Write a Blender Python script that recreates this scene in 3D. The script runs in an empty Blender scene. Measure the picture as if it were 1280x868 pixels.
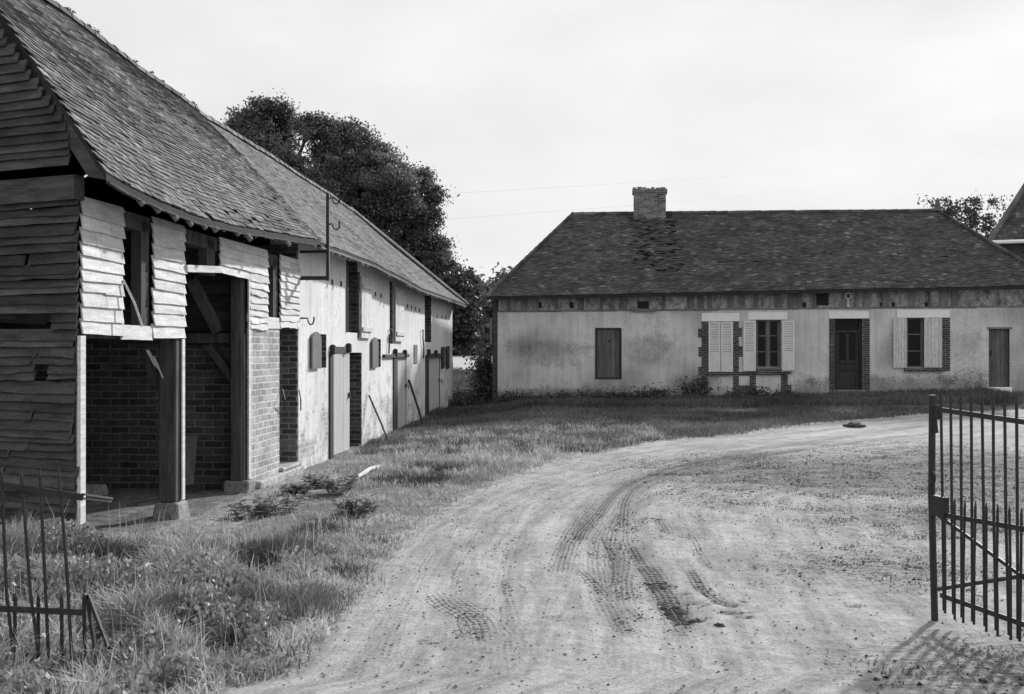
import bpy, math, random
import numpy as np
from mathutils import Vector, Matrix, noise as mnoise
random.seed(7); rng = np.random.default_rng(11)
D = bpy.data; scene = bpy.context.scene; C = scene.collection
F = 1400.0; HY = 440.0; EYE = 1.85
R = math.radians

# ------------------------------------------------------------------ frames
class Frame:
    def __init__(s, ox, oy, oz, ang):
        s.o = Vector((ox, oy, oz)); s.ang = ang
        s.m = Matrix.Translation(s.o) @ Matrix.Rotation(ang, 4, 'Z'); s.i = s.m.inverted()
        s.c = s.i @ Vector((0, 0, EYE))
    def hit(s, px, py, axis, val):
        d = s.i.to_3x3() @ Vector(((px-640)/F, 1, (HY-py)/F))
        t = (val - s.c[axis]) / d[axis]
        return s.c + d*t
TB = math.atan(0.0857)
BX0, BY0 = 0.0857*10.095-4.78, 10.095
BF = Frame(BX0, BY0, 0, -TB)                     # barn: x outward to the yard, y along the wall
HA = R(6)
HF = Frame((622-640)/F*33.6, 33.6, 0, -HA)       # farmhouse: x along the front, y to the back
def W(px, py=440, x=0.0):                        # point of the barn wall plane
    return BF.hit(px, py, 0, x)
def H(px, py=440, y=0.0):
    return HF.hit(px, py, 1, y)

# ------------------------------------------------------------------ materials
def Hx(px): return H(px).x
def Hz(px, py): return H(px, py).z
MATS = {}
def newmat(name):
    m = D.materials.new(name); m.use_nodes = True
    nt = m.node_tree; b = nt.nodes['Principled BSDF']
    MATS[name] = m
    return m, nt, nt.nodes, nt.links, b
def node(nt, t, **kw):
    n = nt.nodes.new(t)
    for k, v in kw.items():
        if k.startswith('i_'): n.inputs[k[2:].replace('_', ' ')].default_value = v
        else: setattr(n, k, v)
    return n
def noise_n(nt, vec, scale, detail=6, rough=.6, dist=0.0):
    n = node(nt, 'ShaderNodeTexNoise'); n.inputs['Scale'].default_value = scale
    n.inputs['Detail'].default_value = detail; n.inputs['Roughness'].default_value = rough
    n.inputs['Distortion'].default_value = dist
    nt.links.new(vec, n.inputs['Vector']); return n.outputs['Fac']
def rng_n(nt, v, a, b, lo, hi, smooth=False):
    n = node(nt, 'ShaderNodeMapRange'); n.clamp = True
    if smooth: n.interpolation_type = 'SMOOTHSTEP'
    nt.links.new(v, n.inputs[0])
    for i, x in enumerate((a, b, lo, hi)): n.inputs[i+1].default_value = x
    return n.outputs[0]
def math_n(nt, op, a, b=None, clamp=False):
    n = node(nt, 'ShaderNodeMath', operation=op); n.use_clamp = clamp
    for i, x in enumerate((a, b)):
        if x is None: continue
        if isinstance(x, (int, float)): n.inputs[i].default_value = x
        else: nt.links.new(x, n.inputs[i])
    return n.outputs[0]
def mixf(nt, f, a, b):
    n = node(nt, 'ShaderNodeMix'); n.data_type = 'FLOAT'
    for i, x in ((0, f), (2, a), (3, b)):
        if isinstance(x, (int, float)): n.inputs[i].default_value = x
        else: nt.links.new(x, n.inputs[i])
    return n.outputs[0]
def coords(nt, kind='Object', stretch=(1, 1, 1)):
    t = node(nt, 'ShaderNodeTexCoord'); mp = node(nt, 'ShaderNodeMapping')
    mp.inputs['Scale'].default_value = stretch
    nt.links.new(t.outputs[kind], mp.inputs['Vector']); return mp.outputs[0]
def island(nt):
    return node(nt, 'ShaderNodeNewGeometry').outputs['Random Per Island']
def bump(nt, b, h, strength=.5, dist=.02):
    n = node(nt, 'ShaderNodeBump'); n.inputs['Strength'].default_value = strength
    n.inputs['Distance'].default_value = dist
    nt.links.new(h, n.inputs['Height']); nt.links.new(n.outputs[0], b.inputs['Normal'])
def rough_mat(name, lo, hi, scale=3, isl=0.0, stretch=(1, 1, 1), fine=40, finea=.25, rough=.9, bs=.5, bd=.01, spec=.2, fleck=0):
    m, nt, N, L, b = newmat(name)
    v = coords(nt, 'Object', stretch)
    n1 = noise_n(nt, v, scale); n2 = noise_n(nt, v, fine, 4, .7)
    base = rng_n(nt, n1, .3, .7, lo, hi)
    f = rng_n(nt, n2, .3, .7, 1-finea, 1+finea)
    c = math_n(nt, 'MULTIPLY', base, f)
    if fleck: c = math_n(nt, 'MULTIPLY', c, rng_n(nt, math_n(nt, 'FRACT', math_n(nt, 'MULTIPLY', island(nt), 37.7)), .90, 1.0, 1, fleck))
    if isl: c = math_n(nt, 'MULTIPLY', c, rng_n(nt, island(nt), 0, 1, 1-isl, 1+isl))
    L.new(c, b.inputs['Base Color'])
    b.inputs['Roughness'].default_value = rough; b.inputs['Specular IOR Level'].default_value = spec
    h = math_n(nt, 'ADD', n1, n2)
    bump(nt, b, h, bs, bd)
    return m

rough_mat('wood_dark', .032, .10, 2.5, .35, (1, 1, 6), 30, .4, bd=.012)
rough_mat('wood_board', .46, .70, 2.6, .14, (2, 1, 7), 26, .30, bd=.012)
rough_mat('wood_grey', .12, .22, 2.0, .2, (3, 3, .6), 25, .35, bd=.008)
rough_mat('post_wood', .038, .10, 2.2, .1, (6, 6, .7), 22, .45, bd=.012)
rough_mat('door_wood', .36, .46, 2.0, .06, (6, 6, .5), 20, .18, bd=.006)
rough_mat('old_hatch', .07, .15, 3.0, .2, (7, 7, .6), 22, .35, bd=.006)
rough_mat('brown_door', .028, .05, 3, .1, (6, 6, .6), 22, .2, rough=.6, bd=.003)
rough_mat('shutter_paint', .60, .72, 3, .05, (3, 3, 1), 25, .15, bd=.004)
rough_mat('peeling_paint', .40, .70, 9, .1, (3, 3, 1), 45, .3, bd=.006)
rough_mat('shutter_metal', .12, .18, 3, .1, (1, 1, 1), 25, .2, rough=.6, bd=.003)
rough_mat('iron', .012, .03, 8, .1, (1, 1, 1), 60, .4, rough=.6, bd=.002, spec=.4)
rough_mat('limestone', .78, .88, 4, 0, (1, 1, 1), 40, .1, bd=.006)
rough_mat('rough_stone', .13, .28, 4, .2, (1, 1, 1), 30, .35, bd=.03)
rough_mat('tile_barn', .085, .18, 1.1, .42, (1, 1, 1), 35, .4, bs=.6, bd=.008, fleck=1.5)
rough_mat('tile_stable', .13, .21, 1.2, .25, (1, 1, 1), 35, .25, bs=.6, bd=.008)
rough_mat('tile_house', .040, .090, 1.6, .35, (1, 1, 1), 22, .5, bs=.8, bd=.012, fleck=2.3)
rough_mat('roof_lining', .02, .04, 3, 0)
rough_mat('bark', .04, .08, 4, 0, (3, 3, .6), 20, .4, bs=1, bd=.04)
rough_mat('dead_wood', .45, .65, 6, .1, (2, 2, 2), 30, .2)
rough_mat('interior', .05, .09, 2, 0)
rough_mat('stone_chip', .14, .42, 8, .3, (1, 1, 1), 60, .2)
rough_mat('clod', .03, .07, 20, .3, (1, 1, 1), 60, .3, bd=.01)
rough_mat('frieze_fill', .12, .50, 3.2, .1, (2, 2, 1), 14, .6, bs=1, bd=.03)

def leaf_mat(name, lo, hi, trans=.25, rough=.55, scale=.6):
    m, nt, N, L, b = newmat(name)
    v = coords(nt)
    n1 = noise_n(nt, v, scale, 3)
    c = math_n(nt, 'MULTIPLY', rng_n(nt, n1, .35, .65, lo, hi), rng_n(nt, island(nt), 0, 1, .6, 1.4))
    L.new(c, b.inputs['Base Color']); b.inputs['Roughness'].default_value = rough
    b.inputs['Specular IOR Level'].default_value = .35
    t = node(nt, 'ShaderNodeBsdfTranslucent'); L.new(c, t.inputs['Color'])
    mx = node(nt, 'ShaderNodeMixShader'); mx.inputs[0].default_value = trans
    L.new(b.outputs[0], mx.inputs[1]); L.new(t.outputs[0], mx.inputs[2])
    L.new(mx.outputs[0], N['Material Output'].inputs['Surface'])
    return m
leaf_mat('leaves_dark', .07, .19, .32)
leaf_mat('leaves_mid', .06, .11, .25)
leaf_mat('weed_leaf', .16, .36, .25, .5, 2)
leaf_mat('grass_dry', .24, .56, .3, .6, 1.1)
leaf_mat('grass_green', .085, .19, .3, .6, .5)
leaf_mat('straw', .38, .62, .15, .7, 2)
leaf_mat('grass_dark_shaded', .06, .15, .3, .6, .5)  # dark grass and moss; also carries painted shade in front of the house

def brick_mat(name, c1, c2, mort, bw=.22, rh=.065, ms=.012, bs=.8, patch=None):
    m, nt, N, L, b = newmat(name)
    uv = coords(nt, 'UV'); ob = coords(nt)
    # a little waviness so that courses are not ruled
    nv = node(nt, 'ShaderNodeTexNoise'); nv.inputs['Scale'].default_value = 2.5; L.new(uv, nv.inputs['Vector'])
    sc = node(nt, 'ShaderNodeVectorMath', operation='SCALE'); L.new(nv.outputs['Color'], sc.inputs[0]); sc.inputs['Scale'].default_value = .03
    ad = node(nt, 'ShaderNodeVectorMath', operation='ADD'); L.new(uv, ad.inputs[0]); L.new(sc.outputs[0], ad.inputs[1])
    t = node(nt, 'ShaderNodeTexBrick'); L.new(ad.outputs[0], t.inputs['Vector'])
    t.inputs['Scale'].default_value = 1; t.inputs['Brick Width'].default_value = bw; t.inputs['Row Height'].default_value = rh
    t.inputs['Mortar Size'].default_value = ms; t.inputs['Mortar Smooth'].default_value = .3; t.inputs['Bias'].default_value = 0
    t.inputs['Color1'].default_value = (c1,)*3+(1,); t.inputs['Color2'].default_value = (c2,)*3+(1,); t.inputs['Mortar'].default_value = (mort,)*3+(1,)
    bw_ = node(nt, 'ShaderNodeRGBToBW'); L.new(t.outputs['Color'], bw_.inputs[0])
    n1 = noise_n(nt, ob, 1.6); n2 = noise_n(nt, ob, 30, 5, .7)
    c = math_n(nt, 'MULTIPLY', bw_.outputs[0], rng_n(nt, n1, .3, .7, .65, 1.3))
    c = math_n(nt, 'MULTIPLY', c, rng_n(nt, n2, .3, .7, .65, 1.35))
    L.new(c, b.inputs['Base Color']); b.inputs['Roughness'].default_value = .95; b.inputs['Specular IOR Level'].default_value = .1
    h = math_n(nt, 'SUBTRACT', math_n(nt, 'MULTIPLY', n2, .5), t.outputs['Fac'])
    bump(nt, b, h, bs, .015)
    return m
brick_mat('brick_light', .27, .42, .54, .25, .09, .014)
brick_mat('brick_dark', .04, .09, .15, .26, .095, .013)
brick_mat('brick_reveal', .05, .14, .22, .24, .085)
brick_mat('brick_quoin', .035, .075, .20, .20, .065, .012)
brick_mat('brick_chimney', .07, .22, .26)

def plaster_mat(name, lo, hi, stain, zlow, zhi, brick=(.25, .40, .45), bthr=(.60, .66), lowbias=.25, stt=(.50, .60), spots=()):
    """lime plaster: blotches, pits, bare brick where the coat has fallen off (more of it near the foot of the wall)"""
    m, nt, N, L, b = newmat(name)
    uv = coords(nt, 'UV'); ob = coords(nt)
    n0 = noise_n(nt, ob, .55, 5, .6); n1 = noise_n(nt, ob, 2.2, 6, .65); n2 = noise_n(nt, ob, 22, 6, .75); n3 = noise_n(nt, ob, 90, 3, .7)
    c = rng_n(nt, n1, .3, .7, lo, hi)
    c = math_n(nt, 'MULTIPLY', c, rng_n(nt, n2, .28, .68, .70, 1.14))
    dv = noise_n(nt, coords(nt, 'Object', (5, 5, .35)), 1.6, 6, .7); c = math_n(nt, 'MULTIPLY', c, rng_n(nt, dv, .34, .56, .84, 1.03))
    ck = noise_n(nt, ob, 3.4, 8, .62, .6); cr_ = math_n(nt, 'ABSOLUTE', math_n(nt, 'SUBTRACT', ck, .5)); c = math_n(nt, 'MULTIPLY', c, rng_n(nt, cr_, .0, .006, .72, 1))
    c = math_n(nt, 'MULTIPLY', c, rng_n(nt, n3, .3, .7, .92, 1.08))
    st = rng_n(nt, math_n(nt, 'ADD', math_n(nt, 'MULTIPLY', n0, .6), math_n(nt, 'MULTIPLY', n2, .4)), stt[0], stt[1], 0, 1)
    c = math_n(nt, 'MULTIPLY', c, mixf(nt, st, 1, stain))
    sep = node(nt, 'ShaderNodeSeparateXYZ'); L.new(ob, sep.inputs[0])
    zf = rng_n(nt, sep.outputs[2], zlow, zhi, 1, 0)
    t = node(nt, 'ShaderNodeTexBrick'); L.new(uv, t.inputs['Vector'])
    t.inputs['Scale'].default_value = 1; t.inputs['Brick Width'].default_value = .24; t.inputs['Row Height'].default_value = .085
    t.inputs['Mortar Size'].default_value = .010; t.inputs['Mortar Smooth'].default_value = .3
    for k, v in zip(('Color1', 'Color2', 'Mortar'), brick): t.inputs[k].default_value = (v, v, v, 1)
    bb = node(nt, 'ShaderNodeRGBToBW'); L.new(t.outputs['Color'], bb.inputs[0])
    pm = math_n(nt, 'ADD', math_n(nt, 'MULTIPLY', n1, .65), math_n(nt, 'MULTIPLY', n2, .35))
    pm = math_n(nt, 'ADD', pm, math_n(nt, 'MULTIPLY', zf, lowbias))
    pf = rng_n(nt, pm, bthr[0], bthr[1], 0, 1)
    brc = math_n(nt, 'MULTIPLY', bb.outputs[0], rng_n(nt, n2, .3, .7, .7, 1.3))
    c = mixf(nt, pf, c, brc)
    for (cx, cz, rx, rz, am_) in spots:
        ex = math_n(nt, 'POWER', math_n(nt, 'ABSOLUTE', math_n(nt, 'DIVIDE', math_n(nt, 'SUBTRACT', sep.outputs[0], cx), rx)), 2.0)
        ez = math_n(nt, 'POWER', math_n(nt, 'ABSOLUTE', math_n(nt, 'DIVIDE', math_n(nt, 'SUBTRACT', sep.outputs[2], cz), rz)), 2.0)
        dd = math_n(nt, 'ADD', math_n(nt, 'ADD', ex, ez), math_n(nt, 'MULTIPLY', math_n(nt, 'SUBTRACT', math_n(nt, 'ADD', math_n(nt, 'MULTIPLY', n1, .45), math_n(nt, 'MULTIPLY', n2, .55)), .48), 10.0))
        c = math_n(nt, 'MULTIPLY', c, rng_n(nt, dd, .2, 1.6, am_-.06, 1))
    L.new(c, b.inputs['Base Color']); b.inputs['Roughness'].default_value = .95; b.inputs['Specular IOR Level'].default_value = .1
    h = math_n(nt, 'ADD', math_n(nt, 'ADD', n1, math_n(nt, 'MULTIPLY', n2, .5)), math_n(nt, 'MULTIPLY', pf, math_n(nt, 'MULTIPLY', t.outputs['Fac'], -.6)))
    h = math_n(nt, 'SUBTRACT', h, math_n(nt, 'MULTIPLY', pf, .4))
    bump(nt, b, h, .6, .02)
    return m
plaster_mat('plaster_stable', .66, .82, .80, .3, 2.0, (.26, .46, .56), (.575, .64), .11)
plaster_mat('plaster_house', .54, .76, .55, .45, 1.2, (.12, .24, .26), (.60, .74), .20, stt=(.50, .58), spots=[(Hx(690), Hz(690, 442), 1.1, .38, .66), (Hx(655), Hz(655, 432), .5, .3, .75), (Hx(815), Hz(815, 438), .75, .5, .72), (Hx(1130), Hz(1130, 480), 2.6, .26, .55), (Hx(1012), Hz(1012, 482), .5, .3, .6), (Hx(1215), Hz(1215, 476), .8, .35, .6), (Hx(1210), Hz(1210, 430), .4, .6, .82), (Hx(700), Hz(700, 494), 2.2, .2, .6), (Hx(860), Hz(860, 480), .6, .25, .72)])
plaster_mat('plaster_gap', .30, .42, .7, 0, .1)

m, nt, N, L, b = newmat('glass_dark')
b.inputs['Base Color'].default_value = (.01, .01, .01, 1); b.inputs['Roughness'].default_value = .12; b.inputs['Specular IOR Level'].default_value = .12
m, nt, N, L, b = newmat('curtain')
b.inputs['Base Color'].default_value = (.12, .12, .12, 1)

# ground: attributes say where bare dirt and wet mud lie
m, nt, N, L, b = newmat('ground_soil')
ob = coords(nt)
at = node(nt, 'ShaderNodeAttribute', attribute_name='dirt'); am = node(nt, 'ShaderNodeAttribute', attribute_name='mud'); ag = node(nt, 'ShaderNodeAttribute', attribute_name='worn')
n1 = noise_n(nt, ob, .8, 6, .6); n2 = noise_n(nt, ob, 6, 8, .7); n3 = noise_n(nt, ob, 38, 5, .75); n4 = noise_n(nt, ob, 150, 3, .7)
sv = coords(nt, 'Object', (1.2, 5, 1)); n5 = noise_n(nt, sv, 5, 6, .75)
dirt = rng_n(nt, n1, .3, .7, .39, .50)
dirt = math_n(nt, 'MULTIPLY', dirt, rng_n(nt, n2, .3, .7, .82, 1.15))
dirt = math_n(nt, 'MULTIPLY', dirt, rng_n(nt, n3, .3, .75, .72, 1.22))
dirt = math_n(nt, 'MULTIPLY', dirt, rng_n(nt, n4, .35, .7, .8, 1.18))
wornc = math_n(nt, 'MULTIPLY', rng_n(nt, n2, .35, .65, .07, .27), rng_n(nt, n3, .3, .7, .45, 1.4))
wf = rng_n(nt, math_n(nt, 'ADD', ag.outputs['Fac'], math_n(nt, 'MULTIPLY', math_n(nt, 'SUBTRACT', n5, .5), 2.4)), .30, .80, 0, .9)
dirt = mixf(nt, wf, dirt, wornc)
al = node(nt, 'ShaderNodeAttribute', attribute_name='lane'); cxyz = node(nt, 'ShaderNodeCombineXYZ'); sx = node(nt, 'ShaderNodeSeparateXYZ'); L.new(ob, sx.inputs[0])
L.new(al.outputs['Fac'], cxyz.inputs[0]); L.new(math_n(nt, 'MULTIPLY', sx.outputs[1], .10), cxyz.inputs[1])
ln = noise_n(nt, cxyz.outputs[0], 5.5, 7, .75)
lanef = math_n(nt, 'MULTIPLY', rng_n(nt, ln, .36, .62, .62, 1.14), 1.0)
dirt = math_n(nt, 'MULTIPLY', dirt, lanef)
grs = math_n(nt, 'MULTIPLY', rng_n(nt, n2, .3, .7, .13, .27), rng_n(nt, n3, .3, .7, .55, 1.4))
edge = rng_n(nt, math_n(nt, 'ADD', at.outputs['Fac'], math_n(nt, 'MULTIPLY', math_n(nt, 'SUBTRACT', n2, .5), 1.3)), .40, .60, 0, 1)
c = mixf(nt, edge, grs, dirt)
art = node(nt, 'ShaderNodeAttribute', attribute_name='rut_across'); ars = node(nt, 'ShaderNodeAttribute', attribute_name='rut_along')
l1 = math_n(nt, 'SINE', math_n(nt, 'MULTIPLY', art.outputs['Fac'], 150.0))
l2 = math_n(nt, 'SINE', math_n(nt, 'MULTIPLY', math_n(nt, 'ADD', ars.outputs['Fac'], math_n(nt, 'MULTIPLY', math_n(nt, 'ABSOLUTE', art.outputs['Fac']), -.8)), 80.0))
trd = math_n(nt, 'MULTIPLY', math_n(nt, 'ADD', math_n(nt, 'MULTIPLY', l1, .16), math_n(nt, 'MULTIPLY', l2, .13)), rng_n(nt, n2, .35, .6, 0, 1.3))
fine_ = math_n(nt, 'MULTIPLY', math_n(nt, 'SUBTRACT', n4, .5), 1.2)
amf = math_n(nt, 'ADD', math_n(nt, 'ADD', am.outputs['Fac'], trd), fine_)
mudf = rng_n(nt, math_n(nt, 'ADD', amf, math_n(nt, 'MULTIPLY', math_n(nt, 'SUBTRACT', math_n(nt, 'ADD', math_n(nt, 'MULTIPLY', n3, .6), math_n(nt, 'MULTIPLY', n2, .4)), .5), 2.8)), .36, .86, 0, .92)
mudf = math_n(nt, 'MULTIPLY', mudf, rng_n(nt, am.outputs['Fac'], .03, .2, 0, 1))
tf = rng_n(nt, math_n(nt, 'ADD', math_n(nt, 'ADD', math_n(nt, 'MULTIPLY', l1, .5), math_n(nt, 'MULTIPLY', l2, .6)), math_n(nt, 'MULTIPLY', math_n(nt, 'SUBTRACT', n3, .5), 5.0)), -.7, .6, .30, 1.0)
mudf = math_n(nt, 'MULTIPLY', mudf, tf)
c = mixf(nt, mudf, c, math_n(nt, 'MULTIPLY', rng_n(nt, n3, .3, .7, .05, .13), rng_n(nt, am.outputs['Fac'], .6, 1.0, .9, .35)))
L.new(c, b.inputs['Base Color']); b.inputs['Roughness'].default_value = .95; b.inputs['Specular IOR Level'].default_value = .1
h = math_n(nt, 'ADD', math_n(nt, 'MULTIPLY', n2, 1.2), math_n(nt, 'ADD', math_n(nt, 'MULTIPLY', n3, .5), math_n(nt, 'MULTIPLY', n4, .15)))
bump(nt, b, h, .75, .05)
rough_mat('straw_field', .30, .42, .3, 0, (1, 1, 1), 12, .2)

# ------------------------------------------------------------------ mesh builder
class MB:
    def __init__(s): s.v = []; s.f = []; s.mi = []
    def add(s, vs, fs, mi=0):
        o = len(s.v); s.v += [tuple(p) for p in vs]
        s.f += [tuple(i+o for i in f) for f in fs]; s.mi += [mi]*len(fs); return s
    def hexa(s, p, mi=0):   # p: bottom 4 ccw, top 4
        return s.add(p, [(3, 2, 1, 0), (4, 5, 6, 7), (0, 1, 5, 4), (1, 2, 6, 5), (2, 3, 7, 6), (3, 0, 4, 7)], mi)
    def box(s, x0, x1, y0, y1, z0, z1, mi=0):
        x0, x1 = min(x0, x1), max(x0, x1); y0, y1 = min(y0, y1), max(y0, y1); z0, z1 = min(z0, z1), max(z0, z1)
        return s.hexa([(x0, y0, z0), (x1, y0, z0), (x1, y1, z0), (x0, y1, z0), (x0, y0, z1), (x1, y0, z1), (x1, y1, z1), (x0, y1, z1)], mi)
    def beam(s, a, b_, w, h, up=(0, 0, 1), mi=0, w2=None, h2=None):
        a = Vector(a); b_ = Vector(b_); d = (b_-a).normalized(); up = Vector(up)
        sd = d.cross(up)
        if sd.length < 1e-3: sd = d.cross(Vector((0, 1, 0)))
        sd.normalize(); u = sd.cross(d)
        w2 = w2 or w; h2 = h2 or h
        ps = []
        for p, ww, hh in ((a, w, h), (b_, w2, h2)):
            ps += [p-sd*ww/2-u*hh/2, p+sd*ww/2-u*hh/2, p+sd*ww/2+u*hh/2, p-sd*ww/2+u*hh/2]
        return s.hexa(ps, mi)
    def tube(s, pts, r, n=6, mi=0, r2=None):
        pts = [Vector(p) for p in pts]; k = len(pts); rings = []; prev = None
        for i, p in enumerate(pts):
            d = (pts[min(i+1, k-1)]-pts[max(i-1, 0)]).normalized()
            a = prev if prev is not None else (Vector((0, 0, 1)) if abs(d.z) < .9 else Vector((1, 0, 0)))
            x = (a - d*a.dot(d))
            x = x.normalized() if x.length > 1e-4 else d.orthogonal().normalized()
            prev = x; y = d.cross(x)
            rr = r[i] if isinstance(r, (list, tuple)) else (r if r2 is None else r+(r2-r)*i/(k-1))
            rings.append([p + (x*math.cos(t)+y*math.sin(t))*rr for t in [2*math.pi*j/n for j in range(n)]])
        vs = [q for g in rings for q in g]; fs = []
        for i in range(k-1):
            for j in range(n):
                a, b_ = i*n+j, i*n+(j+1) % n
                fs.append((a, b_, b_+n, a+n))
        fs.append(tuple(range(n-1, -1, -1))); fs.append(tuple(range((k-1)*n, k*n)))
        return s.add(vs, fs, mi)
    def build(s, name, mats, parent=None, jit=0, bev=0, smooth=False):
        me = D.meshes.new(name); me.from_pydata(s.v, [], s.f)
        for mm in ([mats] if isinstance(mats, str) else mats): me.materials.append(MATS[mm])
        if any(s.mi): me.polygons.foreach_set('material_index', s.mi)
        if smooth: me.polygons.foreach_set('use_smooth', [True]*len(me.polygons))
        n = len(me.loops)
        if n < 200000:
            uvl = me.uv_layers.new(name='UVMap'); co = s.v; uv = np.zeros((n, 2), np.float32)
            for p in me.polygons:
                nx, ny, nz = (abs(q) for q in p.normal)
                for li in p.loop_indices:
                    v = co[me.loops[li].vertex_index]
                    uv[li] = (v[0], v[1]) if nz > .8 else ((v[1], v[2]) if nx > ny else (v[0], v[2]))
            uvl.data.foreach_set('uv', uv.ravel())
        me.update()
        o = D.objects.new(name, me); C.objects.link(o)
        if parent: o.parent = parent
        if bev:
            bm = o.modifiers.new('bevel', 'BEVEL'); bm.width = bev; bm.segments = 1; bm.limit_method = 'ANGLE'
        return o
def tag(o, label=None, cat=None, group=None, kind=None):
    for k, v in (('label', label), ('category', cat), ('group', group), ('kind', kind)):
        if v: o[k] = v
    return o
def empty(name, loc=(0, 0, 0), rz=0, **kw):
    o = D.objects.new(name, None); C.objects.link(o); o.location = loc; o.rotation_euler = (0, 0, rz); o.empty_display_size = .2
    return tag(o, **kw)
def arr_mesh(name, v, f, mat, parent=None, nper=4):
    me = D.meshes.new(name); v = np.asarray(v, np.float32); f = np.asarray(f, np.int32)
    me.vertices.add(len(v)); me.vertices.foreach_set('co', v.ravel())
    me.loops.add(f.size); me.loops.foreach_set('vertex_index', f.ravel())
    me.polygons.add(len(f)); me.polygons.foreach_set('loop_start', np.arange(len(f), dtype=np.int32)*f.shape[1])
    me.polygons.foreach_set('loop_total', np.full(len(f), f.shape[1], np.int32))
    me.materials.append(MATS[mat]); me.update(calc_edges=True); me.validate()
    o = D.objects.new(name, me); C.objects.link(o)
    if parent: o.parent = parent
    return o
def nz(x, y, z=0, s=1.0): return mnoise.noise(Vector((x*s, y*s, z*s)))

# ------------------------------------------------------------------ terrain
def sst(x, a, b): t = np.clip((x-a)/(b-a), 0, 1); return t*t*(3-2*t)
def gz(x, y):
    x = np.asarray(x, float); y = np.asarray(y, float)
    dw = x-(.0857*y-4.78)                     # distance in front of the barn wall
    z = .40*sst(y, 17, 31)*(.30+.70*sst(dw, .3, 3.5)) + .24*sst(x, 3, 14)*sst(y, 22, 32)
    z = np.where(y > 34, z+.0, z)
    z = z + np.clip(y-37, 0, 62)*.0185
    z = z + .24*np.exp(-((x+4.7)/1.1)**2-((y-9.4)/1.3)**2)*(y < 40)
    z = z + .05*np.exp(-((x+3.2)/.9)**2-((y-8.6)/2.0)**2)
    return z
def gpt(px, py):
    dx, dz = (px-640)/F, (HY-py)/F; t = 3.0
    for _ in range(4000):
        if EYE+dz*t <= float(gz(dx*t, t)): break
        t += .01 if t < 40 else .1
    return (dx*t, t)
LE = np.array([gpt(*p) for p in [(250, 867), (340, 845), (430, 750), (480, 690), (540, 640), (620, 600), (700, 572), (800, 553), (900, 545), (1000, 530), (1160, 517), (1279, 512)]])
LEx, LEy = LE[:, 0].copy(), LE[:, 1].copy()
LEx = np.concatenate([[-1.6], LEx, [LEx[-1]+8]]); LEy = np.concatenate([[-20], LEy, [LEy[-1]+2]])
def dirt_mask(x, y):
    xl = np.interp(y, LEy, LEx)
    d = (x-xl)
    slope = np.interp(y, [0, 14, 18, 22, 30], [1, .9, .55, .35, .25])
    m = .5+d*slope/.9
    m = np.where(y > LEy[-1], 0, m)
    return np.clip(m, 0, 1)
def inside_barn(x, y): return ((x-(.0857*y-4.78)) < .1) & (y > 10.3) & (y < 17.2) & (x-(.0857*y-4.78) > -5)
PATCH = [(5.0, 17.0, 3.2, 3.0, 1.1), (7.6, 16.0, 3.0, 5.0, 1.1), (3.2, 9.6, 1.3, 1.5, .62), (4.9, 12.4, 2.2, 1.8, .75), (3.3, 6.5, 1.5, .9, .8), (2.6, 14.0, 1.2, 1.4, .5), (1.6, 11.2, .8, .9, .3)]
def worn_mask(x, y):
    w = np.zeros_like(x)
    for cx, cy, rx, ry, a in PATCH: w = np.maximum(w, a*np.exp(-((x-cx)/rx)**2-((y-cy)/ry)**2))
    return w
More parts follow.
